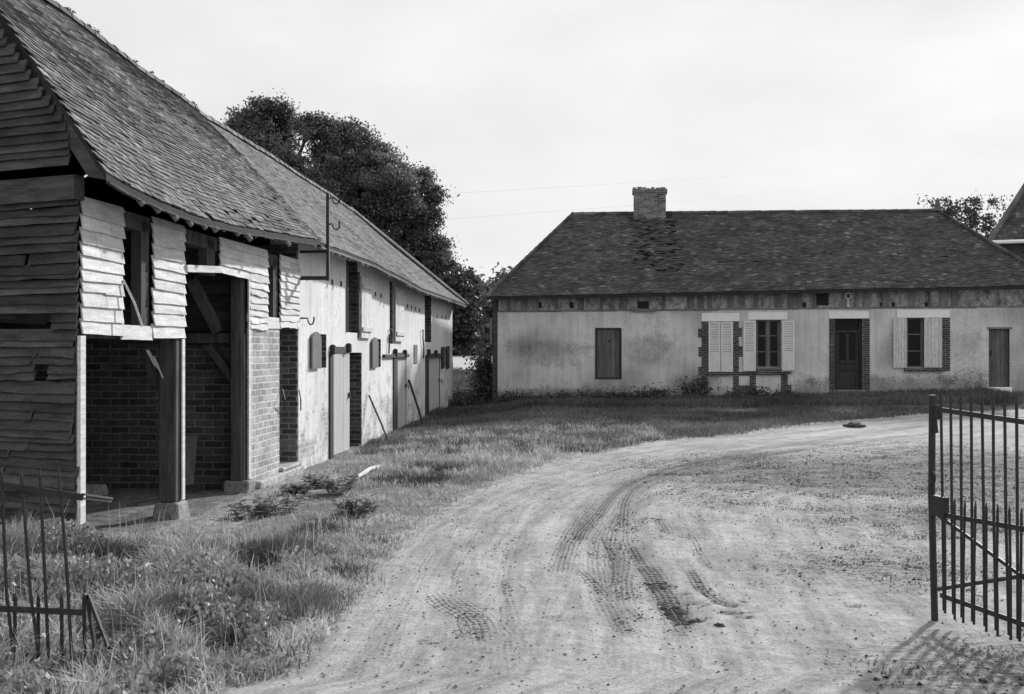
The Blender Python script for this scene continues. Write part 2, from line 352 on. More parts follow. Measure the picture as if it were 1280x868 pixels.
RUTS = [([(700, 720), (708, 690), (722, 660), (748, 628), (790, 600), (850, 582), (930, 566), (1010, 553), (1100, 540), (1200, 528)], .15, .50),
 ([(762, 715), (760, 690), (768, 655), (790, 622), (840, 596), (910, 579), (990, 566), (1080, 552), (1180, 540)], .13, .52),
 ([(790, 800), (770, 770), (752, 735), (745, 700), (752, 670), (775, 640)], .13, .46), ([(860, 800), (835, 765), (810, 735), (790, 700), (783, 670), (790, 640), (815, 615)], .12, .46),
 ([(560, 820), (566, 770), (572, 720), (590, 680), (625, 640), (680, 605), (760, 580), (860, 562)], .14, .24), ([(640, 830), (632, 770), (628, 720), (640, 680), (670, 645), (720, 612), (790, 588)], .13, .26),
 ([(480, 830), (505, 760), (530, 710), (570, 660), (630, 618), (700, 590), (800, 567), (920, 550)], .12, .22),
([(803, 706), (815, 722), (828, 742), (842, 764), (853, 780)], .10, 1.15),
 ([(787, 680), (795, 692), (803, 706)], .07, .95),
 ([(752, 670), (760, 685), (767, 702), (768, 722), (764, 734)], .055, .8),
 ([(722, 712), (742, 728), (762, 745)], .09, .62), ([(782, 760), (796, 772), (806, 780)], .07, .55),
 ([(718, 678), (730, 660), (745, 645), (765, 620), (790, 603), (840, 585), (900, 573), (960, 566)], .12, .78),
 ([(778, 660), (779, 640), (784, 622), (800, 607), (850, 588), (920, 573), (1010, 561)], .10, .76),
 ([(785, 670), (805, 650), (815, 645)], .14, .5), ([(812, 645), (825, 655), (835, 670)], .08, .55),
 ([(775, 672), (782, 700), (778, 730), (782, 760)], .22, .5),
 ([(862, 712), (872, 728), (885, 744), (902, 755), (925, 762)], .07, .8),
 ([(895, 765), (920, 768), (942, 767)], .05, 1.0), ([(900, 757), (925, 758)], .04, .9), ([(915, 772), (945, 775)], .03, .8),
 ([(838, 744), (866, 748)], .035, .8), ([(826, 730), (846, 736)], .03, .75), ([(850, 756), (886, 758)], .03, .7), ([(870, 762), (900, 752)], .03, .7),
 ([(868, 776), (880, 778)], .03, .95), ([(924, 753), (936, 752)], .03, .9),
 ([(548, 742), (560, 755), (590, 772), (600, 800)], .20, .55), ([(570, 768), (583, 800)], .09, .5), ([(585, 765), (602, 803)], .07, .55),
 ([(628, 722), (634, 745), (640, 765)], .07, .45), ([(563, 724), (575, 698)], .05, .42), ([(612, 640), (636, 626)], .07, .5),
 ([(640, 618), (670, 607), (710, 600)], .08, .36), ([(520, 803), (560, 808)], .08, .42), ([(620, 770), (645, 800)], .16, .3), ([(682, 770), (705, 780)], .10, .42),
 ([(430, 752), (448, 732)], .06, .5), ([(400, 775), (425, 770)], .05, .5), ([(640, 700), (655, 660), (690, 620), (760, 590), (860, 570)], .06, .28),
 ([(560, 700), (600, 655), (660, 615), (740, 588)], .06, .22), ([(700, 690), (715, 650), (745, 615)], .08, .25),
 ([(930, 575), (955, 568)], .10, .6), ([(990, 536), (1050, 528), (1150, 524)], .12, .35), ([(860, 664), (880, 700), (905, 722)], .07, .38),
 ([(1030, 745), (1060, 742)], .06, .55), ([(1052, 758), (1080, 757)], .05, .6), ([(1110, 705), (1160, 710)], .08, .45), ([(1150, 632), (1165, 655)], .2, .5)]
def crom(P):
    P = np.array(P, float)
    if len(P) < 3: return P
    Q = np.vstack([2*P[0]-P[1], P, 2*P[-1]-P[-2]]); out = []
    for i in range(1, len(Q)-2):
        for t in np.arange(0, 1, .2):
            a, b_, c_, d_ = Q[i-1], Q[i], Q[i+1], Q[i+2]; out.append(.5*((2*b_)+(c_-a)*t+(2*a-5*b_+4*c_-d_)*t*t+(3*b_-a-3*c_+d_)*t**3))
    out.append(P[-1]); return np.array(out)
RW = [(crom([gpt(*p) for p in pl]), w, s) for pl, w, s in RUTS]
rut_t = None
def mud_mask(x, y):
    global rut_t
    mud = np.zeros_like(x); dis = np.zeros_like(x); RT = np.zeros_like(x); RS = np.zeros_like(x)
    for pl, w, s in RW:
        lo = pl.min(0)-.6; hi = pl.max(0)+.6
        sel = np.where((x > lo[0]) & (x < hi[0]) & (y > lo[1]) & (y < hi[1]))[0]
        if not len(sel): continue
        X, Y = x[sel], y[sel]; best = np.full(len(sel), 9.); rs = np.zeros(len(sel)); rt = np.zeros(len(sel)); acc = 0.0
        total = np.hypot(*(pl[1:]-pl[:-1]).T).sum()
        for (ax, ay), (bx, by) in zip(pl[:-1], pl[1:]):
            dx, dy = bx-ax, by-ay; t = np.clip(((X-ax)*dx+(Y-ay)*dy)/(dx*dx+dy*dy+1e-9), 0, 1)
            dd = np.hypot(X-ax-t*dx, Y-ay-t*dy); ln_ = math.hypot(dx, dy)+1e-9; nb = dd < best
            rs[nb] = acc+t[nb]*ln_; rt[nb] = ((X-ax)*dy-(Y-ay)*dx)[nb]/ln_; best = np.minimum(best, dd); acc += ln_
        tp = min(.35, total*.3); s = s*np.clip(.35+rs/tp, 0, 1)*np.clip(.35+(total-rs)/tp, 0, 1)
        k = np.minimum(1, np.exp(-(best/(w*1.0))**2)*s*1.3)
        up = k > mud[sel]; RT[sel[up]] = rt[up]; RS[sel[up]] = rs[up]
        mud[sel] = np.maximum(mud[sel], k)
        ridge = np.exp(-((best-w*1.9)/(w*.7))**2)*s
        dis[sel] += -.012*k + .006*ridge
    rut_t = (RT, RS)
    return mud, dis
def gz_full(x, y):
    x = np.asarray(x, float).ravel(); y = np.asarray(y, float).ravel()
    m, d = mud_mask(x, y); return gz(x, y)+d
def axis(segs):
    out = []
    for a, b_, st in segs: out += list(np.arange(a, b_, st))
    return np.array(out)
xs = axis([(-900, -100, 40), (-100, -20, 5), (-20, -7, .5), (-7, -3, .10), (-3, 4.5, .028), (4.5, 9, .07), (9, 22, .4), (22, 100, 5), (100, 1000, 40)])
ys = axis([(-60, 0, 6), (0, 5.4, .5), (5.4, 13, .028), (13, 22, .05), (22, 36, .14), (36, 60, .6), (60, 120, 3), (120, 1600, 50)])
GX, GY = np.meshgrid(xs, ys); gx, gy = GX.ravel(), GY.ravel()
mud, dis = mud_mask(gx, gy); rt_g, rs_g = rut_t
small = np.array([mnoise.noise(Vector((a*2.1, b_*2.1, 0)))*.018+mnoise.noise(Vector((a*9, b_*9, 3)))*.008 if (abs(a) < 12 and 5 < b_ < 36) else 0 for a, b_ in zip(gx, gy)])
gzv = gz(gx, gy)+dis+small
far = sst(gy, 160, 420)*(3.0*np.sin(gx/160)+1.5)*(gy > 160); gzv = gzv+far*0
dirt = dirt_mask(gx, gy); dirt = np.where(inside_barn(gx, gy), .78, dirt)
worn = worn_mask(gx, gy)
worn = np.where(inside_barn(gx, gy), .9, worn)
dwg = gx-(.0857*gy-4.78)
yard = (1-sst(dwg, .5, 1.5))*sst(gy, 10.6, 11.6)*(1-sst(gy, 16.5, 18.5))*(dwg > -.2)
dirt = np.maximum(dirt, .72*yard); worn = np.maximum(worn, .42*yard)
lane = (gx-np.interp(gy, LEy, LEx))*np.interp(gy, [0, 14, 18, 22, 30], [1, .9, .55, .35, .25])
def ground_mesh(name, sel, dz):
    nx = len(xs); ny = len(ys)
    if sel is None:
        vi = np.arange(nx*ny); fsel = np.ones((ny-1)*(nx-1), bool)
    I = np.arange(nx*ny).reshape(ny, nx)
    q = np.stack([I[:-1, :-1].ravel(), I[:-1, 1:].ravel(), I[1:, 1:].ravel(), I[1:, :-1].ravel()], 1)
    if sel is not None:
        q = q[sel[q].all(1)]
    used, inv = np.unique(q, return_inverse=True); q2 = inv.reshape(q.shape)
    o = arr_mesh(name, np.stack([gx[used], gy[used], gzv[used]+dz], 1), q2, 'ground_soil')
    for nm, a in (('dirt', dirt), ('mud', mud), ('worn', worn), ('lane', lane), ('rut_across', rt_g), ('rut_along', rs_g)):
        at_ = o.data.attributes.new(nm, 'FLOAT', 'POINT'); at_.data.foreach_set('value', a[used].astype(np.float32))
    o.data.polygons.foreach_set('use_smooth', [True]*len(o.data.polygons))
    return o
g = ground_mesh('ground', None, 0); tag(g, kind='structure')
selt = (dirt >= .62) & ~inside_barn(gx, gy) & (gy > 3) & (gy < 31) & (gx < 20) & (yard < .1)
tk = ground_mesh('dirt_track', selt, .004); tag(tk, kind='structure')
fb = MB()
fy = list(range(62, 100, 2))
for a, b_ in zip(fy[:-1], fy[1:]):
    fb.add([(-60, a, float(gz(-60, a))+.03), (60, a, float(gz(60, a))+.03), (60, b_, float(gz(60, b_))+.03), (-60, b_, float(gz(-60, b_))+.03)], [(0, 1, 2, 3)])
tag(fb.build('field', 'straw_field'), kind='structure')

# ------------------------------------------------------------------ helpers for buildings
def board(mb, P, a0, a1, z0, z1, tilt=.028, th=.016, wob=.0035, seed=0, seg=.16, c0=0.0, slope=0.0):
    """one weatherboard: a along, z up, third coordinate outward; the lower edge stands proud and is uneven"""
    n = max(2, int(abs(a1-a0)/seg)+1); vs = []; fs = []
    for i in range(n+1):
        a = a0+(a1-a0)*i/n; k = slope*(i/n-.5)
        zb = z0+k+wob*mnoise.noise(Vector((a*3.1, seed*7.7, 1)))*2; zt = z1+k
        co = tilt*(1+.5*mnoise.noise(Vector((a*2, seed*3.3, 5))))
        vs += [P(a, zb, c0+co), P(a, zt, c0), P(a, zt, c0-th), P(a, zb, c0+co-th)]
    for i in range(n):
        o = i*4
        for j in range(4):
            fs.append((o+j, o+(j+1) % 4, o+4+(j+1) % 4, o+4+j))
    fs.append((0, 1, 2, 3)); e = n*4; fs.append((e+3, e+2, e+1, e))
    mb.add(vs, fs)
def boards(mb, P, a0, a1, z0, z1, pitch=.118, seed=0, **kw):
    z = z0; k = 0
    while z < z1-.02:
        h = pitch*random.uniform(.85, 1.18); zt = min(z+h, z1)
        l = a0+random.uniform(-.02, .015); r = a1+random.uniform(-.015, .02)
        if random.random() < .35 and abs(r-l) > .5:
            m_ = l+(r-l)*random.uniform(.3, .7); board(mb, P, l, m_-.004, z, zt+.02, seed=seed+k, slope=random.uniform(-.008, .008), **kw); board(mb, P, m_+.004, r, z+random.uniform(-.012, .012), zt+.02, seed=seed+k+.5, slope=random.uniform(-.01, .01), **kw)
        else: board(mb, P, l, r, z, zt+.02, seed=seed+k, slope=random.uniform(-.012, .012), **kw)
        z += h; k += 1
def wall(mb, P, a0, a1, z0, z1, t, holes=(), step=1.0, top=None, rm=1):
    """a wall with real openings; faces of the reveals take material rm. P(a, z, c), c = 0 front, -t back"""
    As = sorted(set([a0, a1]+[q for h in holes for q in h[:2]]+list(np.arange(a0, a1, step)[1:])))
    Zs = sorted(set([z0, z1]+[q for h in holes for q in h[2:4]]))
    As = [a for a in As if a0-1e-6 <= a <= a1+1e-6]; Zs = [z for z in Zs if z0-1e-6 <= z <= z1+1e-6]
    def inh(a, z): return any(h[0] < a < h[1] and h[2] < z < h[3] for h in holes)
    na, nzz = len(As)-1, len(Zs)-1
    solid = [[not inh((As[i]+As[i+1])/2, (Zs[j]+Zs[j+1])/2) for j in range(nzz)] for i in range(na)]
    def zz(i, j): return Zs[j] if not (top and j == nzz) else top(As[i])
    for i in range(na):
        for j in range(nzz):
            if not solid[i][j]: continue
            c = [(i, j), (i+1, j), (i+1, j+1), (i, j+1)]
            fr = [P(As[p], zz(p, q), 0) for p, q in c]; bk = [P(As[p], zz(p, q), -t) for p, q in c]
            mb.add(fr, [(0, 1, 2, 3)], 0); mb.add(bk, [(3, 2, 1, 0)], rm)
            for (di, dj, e0, e1) in ((-1, 0, 3, 0), (1, 0, 1, 2), (0, -1, 0, 1), (0, 1, 2, 3)):
                ii, jj = i+di, j+dj
                if 0 <= ii < na and 0 <= jj < nzz and solid[ii][jj]: continue
                mb.add([fr[e0], bk[e0], bk[e1], fr[e1]], [(0, 1, 2, 3)], rm if (0 <= ii < na and 0 <= jj < nzz) else 0)
def tiles(mb, S, L0, L1, nrow, wid=.165, jit=1.0, lift=.022, rag=.012, miss=.004, extra=None, gap=(.93, 1.0)):
    """plain roof tiles, each a thin slab: S(a, tau) -> point, rows from the eave (tau 0) to the ridge (tau 1)"""
    for r in range(nrow):
        t0 = r/nrow; t1 = min((r+1.35)/nrow, 1.0)
        a0, a1 = L0(t0), L1(t0); a = a0 + (wid/2 if r % 2 else 0)*1.0 - wid*.0
        sag = 0
        while a < a1:
            w = wid*random.uniform(*gap); e = min(a+w, a1)
            if e-a < .03: break
            if random.random() > miss:
                dt = rag*random.uniform(-1, 1)*jit/ (nrow*.1) ; l = lift*random.uniform(.75, 1.5)
                if extra: l += extra((a+e)/2, t0)
                if random.random() < .03*jit: dt -= .010*random.random(); l += .01
                p0 = Vector(S(a, t0+dt)); p1 = Vector(S(e, t0+dt)); q0 = Vector(S(a, t1)); q1 = Vector(S(e, t1))
                nrm = (p1-p0).cross(q0-p0).normalized()
                if nrm.z < 0: nrm = -nrm
                j1, j2 = random.uniform(-.004, .004)*jit, random.uniform(-.004, .004)*jit
                th = .014
                mb.add([p0+nrm*(l+j1), p1+nrm*(l+j2), q1+nrm*.008, q0+nrm*.008, p0+nrm*(l+j1-th), p1+nrm*(l+j2-th)],
                       [(0, 1, 2, 3), (4, 5, 1, 0), (4, 0, 3), (1, 5, 2)])
            a += wid
def slab(mb, S, L0, L1, na=14, nt_=8, th=.07, off=-.01, mi=0):
    top = []; bot = []
    for j in range(nt_+1):
        t = j/nt_
        for i in range(na+1):
            a = L0(t)+(L1(t)-L0(t))*i/na; p = Vector(S(a, t))
            top.append(p+Vector((0, 0, off))); bot.append(p+Vector((0, 0, off-th)))
    n = len(top); fs = []; w = na+1
    for j in range(nt_):
        for i in range(na):
            o = j*w+i; fs += [(o, o+1, o+w+1, o+w), (n+o+w, n+o+w+1, n+o+1, n+o)]
    for i in range(na): fs += [(i, n+i, n+i+1, i+1), (nt_*w+i+1, n+nt_*w+i+1, n+nt_*w+i, nt_*w+i)]
    for j in range(nt_): fs += [(j*w, (j+1)*w, n+(j+1)*w, n+j*w), (j*w+na, n+j*w+na, n+(j+1)*w+na, (j+1)*w+na)]
    mb.add(top+bot, fs, mi)

# ------------------------------------------------------------------ THE BARN RANGE
LW, LEV, LRD = 4.78, 4.36, 7.18
def curve(pts, Lt):
    Y = [Lt*F/(760-x) for x, y in pts]; Z = [EYE+(HY-y)/F*Yy for (x, y), Yy in zip(pts, Y)]
    return Y, Z
EY, EZ = curve([(130, 218), (160, 238), (200, 258), (246, 275), (274, 281), (338, 294), (400, 304), (430, 313), (470, 330), (526, 360), (580, 380)], LEV)
RY, RZ = curve([(-140, -122), (80, 22), (250, 144), (330, 192), (409, 243), (437, 262)], LRD)
toB = BF.i
def ecurve(Y): return Vector((.0857*Y-LEV, Y, float(np.interp(Y, EY, EZ))))
def rcurve(Y): return Vector((.0857*Y-LRD, Y, float(np.interp(Y, RY, RZ))))
def SA(Y, t):
    e, r = ecurve(Y), rcurve(Y); p = e+(r-e)*t
    fade = max(0, 1-(Y-9.7)/4.5); fade = fade*fade*(3-2*fade)
    p.z += .30*fade*(max(0, t)/.5 if t < .5 else (1-t)/.5) + .035
    p.z += .05*mnoise.noise(Vector((Y*.5, t*2.2, 0)))
    return toB @ p
def SB(Y, t):
    e, r = ecurve(Y), rcurve(Y); p = e+(r-e)*t
    p.z += .025*mnoise.noise(Vector((Y*.4, t*2, 4))) - .06*math.sin(math.pi*min(1, max(0, t)))
    return toB @ p
def mirror(S):
    def f(a, t):
        p = S(a, t); r = S(a, 1); return Vector((2*r.x-p.x, p.y, p.z))
    return f
lerp = lambda a, b_: (lambda t: a+(b_-a)*t)
YA0, YAJ = lerp(9.73, 11.4), lerp(17.0, 19.4)
YBE = lerp(34.6, 31.2)
Pb = lambda a, z, c: (c, a, z)                   # front wall of the range
U = lambda px, x=0.0: W(px, 440, x).y
Zw = lambda px, py, x=0.0: W(px, py, x).z

barn = empty('timber_barn', BF.o, BF.ang, label='open-fronted timber barn with pale weatherboards and sagging tiled roof', cat='barn')
stab = empty('stable_block', BF.o, BF.ang, label='long low whitewashed stable with plank doors joined to the timber barn', cat='stable')
# roofs
rb = MB(); tiles(rb, SA, YA0, YAJ, 58, lift=.018, rag=.006, gap=(.84, .93), miss=.008, extra=lambda a, t: .01*max(0, mnoise.noise(Vector((a, t*6, 1))))); ro = rb.build('roof', 'tile_barn', barn)
lb = MB(); slab(lb, SA, YA0, YAJ, th=.06); slab(lb, mirror(SA), YA0, YAJ, th=.06); lb.build('roof_deck', 'roof_lining', ro)
rb = MB(); tiles(rb, SB, YAJ, YBE, 58, wid=.16, jit=.4, lift=.012, rag=.006, miss=.001, gap=(.88, .96))
apexE = toB @ rcurve(31.2); eF = SB(34.6, 0); eBk = Vector((2*apexE.x-eF.x, eF.y, eF.z))
def SH(a, t):
    p = eF+(eBk-eF)*a; return p+(apexE-p)*t if False else Vector((eF.x+(eBk.x-eF.x)*a, eF.y, eF.z)).lerp(apexE, t)
tiles(rb, lambda a, t: Vector((a, eF.y+(apexE.y-eF.y)*t, eF.z+(apexE.z-eF.z)*t)), lerp(eBk.x, apexE.x), lerp(eF.x, apexE.x), 44, wid=.16, jit=.4, lift=.016)
ro2 = rb.build('roof', 'tile_stable', stab)
lb = MB(); slab(lb, SB, YAJ, YBE, na=24); slab(lb, mirror(SB), YAJ, YBE, na=24); lb.add([eF-Vector((0, 0, .03)), eBk-Vector((0, 0, .03)), apexE-Vector((0, 0, .03))], [(0, 1, 2)])
lb.build('roof_deck', 'roof_lining', ro2)
# ridge tiles
def ridge_row(S, Y0, Y1, mat, par, r=.12, zoff=.0):
    mb = MB(); y = Y0
    while y < Y1:
        p, q = Vector(S(y, 1)), Vector(S(min(y+.36, Y1), 1)); p.z += zoff+random.uniform(-.012, .012); q.z += zoff+random.uniform(.0, .015)
        vs = []
        for pt, rr in ((p, r), (q, r*.88)):
            for k in range(7):
                t = math.pi*k/6; vs.append((pt.x+rr*math.cos(t), pt.y, pt.z-.05+rr*math.sin(t)))
        mb.add(vs, [(k, k+1, k+8, k+7) for k in range(6)]+[(0, 1, 2, 3, 4, 5, 6)])
        y += .34
    return mb.build('ridge_tiles', mat, par)
ridge_row(SA, 11.4, 19.4, 'tile_barn', ro); ridge_row(SB, 19.4, 31.2, 'tile_stable', ro2)
mb = MB(); n = 26
for i in range(n):
    p = eF.lerp(apexE, i/n); q = eF.lerp(apexE, (i+1.1)/n); mb.beam(p+Vector((0, 0, .03)), q+Vector((0, 0, .045)), .17, .05)
mb.build('hip_tiles', 'dead_wood', ro2)
ms = []
for k in range(16):
    y = random.uniform(13.5, 19.6); p = Vector(SA(y, 1)); r_ = random.uniform(.012, .03)
    ms.append(np.random.default_rng(k).normal(size=(26, 3))*np.array([r_, r_*1.6, r_*.7])+np.array([p.x+.04, p.y, p.z+.05]))
MOSS = np.concatenate(ms)
# eave: rafters' feet and a batten
def rafters(S, Y0, Y1, par, step, mat):
    y = Y0
    while y < Y1:
        a = Vector(S(y, .0)); b_ = Vector(S(y, .2)); dn = Vector((0, 0, -.11)); y += step*random.uniform(.85, 1.15)
        d = (b_-a).normalized()
        k = MB(); k.tube([a+dn-d*random.uniform(-.06, .05), b_+dn], random.uniform(.022, .036), 7); k.build('rafter', mat, par)
rafters(SA, 10.5, 16.9, barn, .38, 'wood_grey'); rafters(SB, 17.2, 34.3, stab, .42, 'wood_grey')
mb = MB(); ysq = np.arange(9.8, 17.0, .4)
for a, b_ in zip(ysq[:-1], ysq[1:]): mb.beam(Vector(SA(a, .005))+Vector((0, 0, -.085)), Vector(SA(b_, .005))+Vector((0, 0, -.085-random.uniform(0, .015))), .04, random.uniform(.012, .022))
mb.build('eave_batten', 'post_wood', barn)
mb = MB(); ysq = np.arange(17.0, 34.5, .5)
for a, b_ in zip(ysq[:-1], ysq[1:]): mb.beam(Vector(SB(a, .005))+Vector((0, 0, -.08)), Vector(SB(b_, .005))+Vector((0, 0, -.08)), .06, .025)
mb.build('eave_batten', 'wood_grey', stab)
# verge: plank gable end
GD = BF.i.to_3x3() @ Vector((-.913, .407, 0)); GD.normalize(); GN = Vector((GD.y, -GD.x, 0))
if GN.y > 0: GN = -GN
Pg = lambda a, z, c: tuple(GD*a+GN*c+Vector((0, 0, z)))
mb = MB(); z = .42; k = 0
def zg(py, a=.5): return EYE+(HY-py)/F*(10.1+.4*a)
while z < 3.22:
    h = random.uniform(.055, .095)
    gap = (abs(z-zg(406)) < .075)
    if gap: board(mb, Pg, .0, .30, z, z+h+.02, seed=k, wob=.02)
    elif abs(z-zg(472)) < .06: board(mb, Pg, .0, .34, z, z+h+.015, seed=k, wob=.02); board(mb, Pg, .52, 5.2, z, z+h+.015, seed=k+60, wob=.02)
    elif random.random() < .28:
        g_ = random.uniform(.25, .9); l_ = random.uniform(.04, .18); board(mb, Pg, random.uniform(-.02, .05), g_, z, z+h+.015, seed=k, wob=.007, tilt=.03, slope=random.uniform(-.02, .02)); board(mb, Pg, g_+l_*.3, 5.2, z-random.uniform(0, .02), z+h+.005, seed=k+50, wob=.007, tilt=.035)
    else: board(mb, Pg, random.uniform(-.02, .02) if z > 2 else random.uniform(0, .09), 5.2, z, z+h+.015, seed=k, wob=.006, tilt=.032, slope=random.uniform(-.05, .05))
    z += h; k += 1
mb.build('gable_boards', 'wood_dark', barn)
mb = MB(); z = zg(213); k = 100
while z < 6.1:
    # upper gable follows the verge
    h = random.uniform(.06, .095)
    tt = next((q_/60 for q_ in range(61) if Vector(SA(YA0(q_/60), q_/60)).z > z+h+.05), 1.0)
    a0 = -Vector(SA(YA0(tt), tt)).x/abs(GD.x)
    if a0 < 2.6: board(mb, Pg, max(.02, a0), 5.0-max(0, a0-.1), z, z+h+.02, seed=k, c0=.07, tilt=.03)
    z += h; k += 1
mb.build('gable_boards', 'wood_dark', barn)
mb = MB(); mb.beam(Pg(-.02, 3.33, .0), Pg(5.1, 3.33, .0), .12, .22); mb.build('gable_beam', 'wood_dark', barn)
mb = MB()
for i in range(12):
    t0, t1 = i/12, (i+1)/12
    p = Vector(SA(YA0(t0)+.03, t0)); q = Vector(SA(YA0(t1)+.03, t1))
    for (dz0, dz1) in ((-.05, -.30),):
        zc_ = Vector(SA(YA0(0), 0)).z-.06; z1p, z1q = max(p.z+dz1, zc_)-p.z, max(q.z+dz1, zc_)-q.z
        mb.hexa([p+Vector((0, 0, z1p)), p+Vector((0, .03, z1p)), q+Vector((0, .03, z1q)), q+Vector((0, 0, z1q)), p+Vector((0, 0, dz0)), p+Vector((0, .03, dz0)), q+Vector((0, .03, dz0)), q+Vector((0, 0, dz0))])
mb.build('bargeboard', 'wood_dark', barn)
# frame: corner post, posts on stone bases, plate, tie beams
def post(px0, px1, py0, py1, depth, base=True, mat='post_wood', x=0.0):
    u0, u1 = U(px0), U(px1); um = (u0+u1)/2
    return u0, u1
zp = 3.10
mb = MB(); mb.beam((-.14, .17, .2), (-.13, .17, 3.3), .14, .14, up=(1, 0, 0)); mb.build('corner_post', 'post_wood', barn, bev=.01)
mb = MB(); mb.beam((.012, .05, .25), (.018, .04, Zw(103, 420)), .10, .03, up=(1, 0, 0)); mb.build('lit_edge_strip', 'wood_board', barn)  # pale strip added as the sunlit side of the corner post
u2 = U(229); dZ = .10
pA = MB(); pA.beam((-.11, u2-.10, Zw(228, 626)), (-.10, u2-.10, 3.15), .21, .20, up=(1, 0, 0)); pA.build('post', 'post_wood', barn, bev=.015)
sb = MB(); z1 = Zw(228, 626)
sb.hexa([(-.27, u2-.29, -.1), (.07, u2-.29, -.1), (.07, u2+.10, -.1), (-.27, u2+.10, -.1), (-.23, u2-.25, z1), (.03, u2-.25, z1), (.03, u2+.06, z1), (-.23, u2+.06, z1)])
sb.build('post_base', 'rough_stone', barn, bev=.02)
u3 = U(312.5)
pA = MB(); pA.beam((-.13, u3-.08, Zw(312, 600)), (-.13, u3-.08, 3.2), .22, .16, up=(1, 0, 0)); pA.build('post', 'post_wood', barn, bev=.015)
mb = MB(); mb.box(-.004, .016, u3-.085, u3+.01, Zw(312, 598), Zw(312, 348)); mb.build('lit_edge_strip', 'wood_board', barn)  # sunlit edge of this post, put in as a pale strip
mb = MB(); mb.box(.006, .022, u2-.075, u2+.0, Zw(228, 624), Zw(228, 424)); mb.build('lit_edge_strip', 'wood_board', barn)  # same here: the post's bright sunlit edge is an added pale strip
sb = MB(); sb.box(-.30, .045, u3-.20, u3+.12, -.1, Zw(314, 599)); sb.build('post_base', 'rough_stone', barn, bev=.02)
# plate under the eave, sill beam above the openings
mb = MB(); mb.beam((-.12, .1, 3.18), (-.12, U(373), 3.16), .16, .18, up=(1, 0, 0)); mb.build('wall_plate', 'post_wood', barn)
mb = MB(); mb.beam((-.12, .1, Zw(104, 417)+.03), (-.12, u2, Zw(228, 420)+.02), .14, .12, up=(1, 0, 0)); mb.build('cross_beam', 'post_wood', barn)
# weatherboard panels
def panel(pxl, pxr, zb, zt=3.25, mat='wood_board', **kw):
    mb = MB(); boards(mb, Pb, U(pxl), U(pxr), zb, zt, **kw); return mb.build('board_panel', mat, barn)
panel(101, 153, Zw(101, 418), seed=1); panel(191, 230, Zw(210, 423), seed=30)
panel(275, 334, Zw(300, 347), seed=60, pitch=.105, wob=.011); panel(312, 334, Zw(320, 412), Zw(320, 347), seed=90, pitch=.09, wob=.014)
panel(350, 374, Zw(360, 410), seed=120, pitch=.095, wob=.011)
mb = MB(); board(mb, Pb, U(151), U(190), Zw(170, 425), Zw(170, 407), seed=200, tilt=.01); mb.build('sill_board', 'wood_board', barn); mb = MB(); board(mb, Pb, U(334), U(351), Zw(342, 411), Zw(342, 397), seed=201, tilt=.01)
mb.build('sill_board', 'wood_board', barn)
mb = MB(); mb.beam((-.03, U(230), Zw(231, 336)), (-.03, U(273), Zw(272, 337)), .08, Zw(250, 328)-Zw(250, 344), up=(1, 0, 0)); mb.build('light_beam', 'wood_board', barn)
# dark studs in the upper openings
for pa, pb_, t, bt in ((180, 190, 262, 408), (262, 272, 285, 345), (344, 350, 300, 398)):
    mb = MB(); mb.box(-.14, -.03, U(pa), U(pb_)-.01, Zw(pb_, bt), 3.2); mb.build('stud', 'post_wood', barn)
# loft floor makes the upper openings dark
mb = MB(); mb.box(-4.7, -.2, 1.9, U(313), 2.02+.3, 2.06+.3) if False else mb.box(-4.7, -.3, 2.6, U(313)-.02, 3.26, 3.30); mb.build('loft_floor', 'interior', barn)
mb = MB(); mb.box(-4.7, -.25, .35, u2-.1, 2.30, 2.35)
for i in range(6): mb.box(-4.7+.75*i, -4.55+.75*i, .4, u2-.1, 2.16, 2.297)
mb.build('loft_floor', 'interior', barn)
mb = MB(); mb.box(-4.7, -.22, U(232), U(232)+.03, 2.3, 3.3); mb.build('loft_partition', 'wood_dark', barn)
# braces
uC = U(315)
mb = MB()
def hp(px, py, u): return BF.hit(px, py, 1, u)
a = hp(238, 348, u3-.5); c_ = hp(272, 413, u3-.12)
mb.beam(a, c_, .12, .14, up=(0, 1, 0)); mb.build('brace', 'post_wood', barn)
mb = MB(); mb.beam(hp(228, 423, uC-.1), hp(298, 423, uC-.1), .13, .12, up=(0, 1, 0)); mb.build('tie_beam', 'post_wood', barn)
mb = MB(); a, c_ = hp(262, 432, uC-.08), hp(300, 484, uC-.08); mb.beam(a, c_, .1, .16, up=(0, 1, 0)); mb.build('brace', 'post_wood', barn)
mb = MB(); mb.beam(hp(180, 440, u2-.1), hp(208, 492, u2-.1), .09, .10, up=(0, 1, 0)); mb.build('brace', 'post_wood', barn)
mb = MB(); mb.tube([hp(192, 446, u2-.2), hp(204, 473, u2-.2)], .012); mb.build('peg', 'wood_board', barn)
# cross wall of brick with planks above
cz = hp(260, 430, uC).z
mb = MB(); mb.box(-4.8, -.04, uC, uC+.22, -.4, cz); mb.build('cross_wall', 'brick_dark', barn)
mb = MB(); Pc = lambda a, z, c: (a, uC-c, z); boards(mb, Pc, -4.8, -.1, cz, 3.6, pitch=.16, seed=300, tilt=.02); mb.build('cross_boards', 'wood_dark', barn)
mb = MB(); mb.box(-5.0, -4.8, 2.3, U(373), -.4, 3.3); mb.build('back_wall', 'brick_dark', barn)
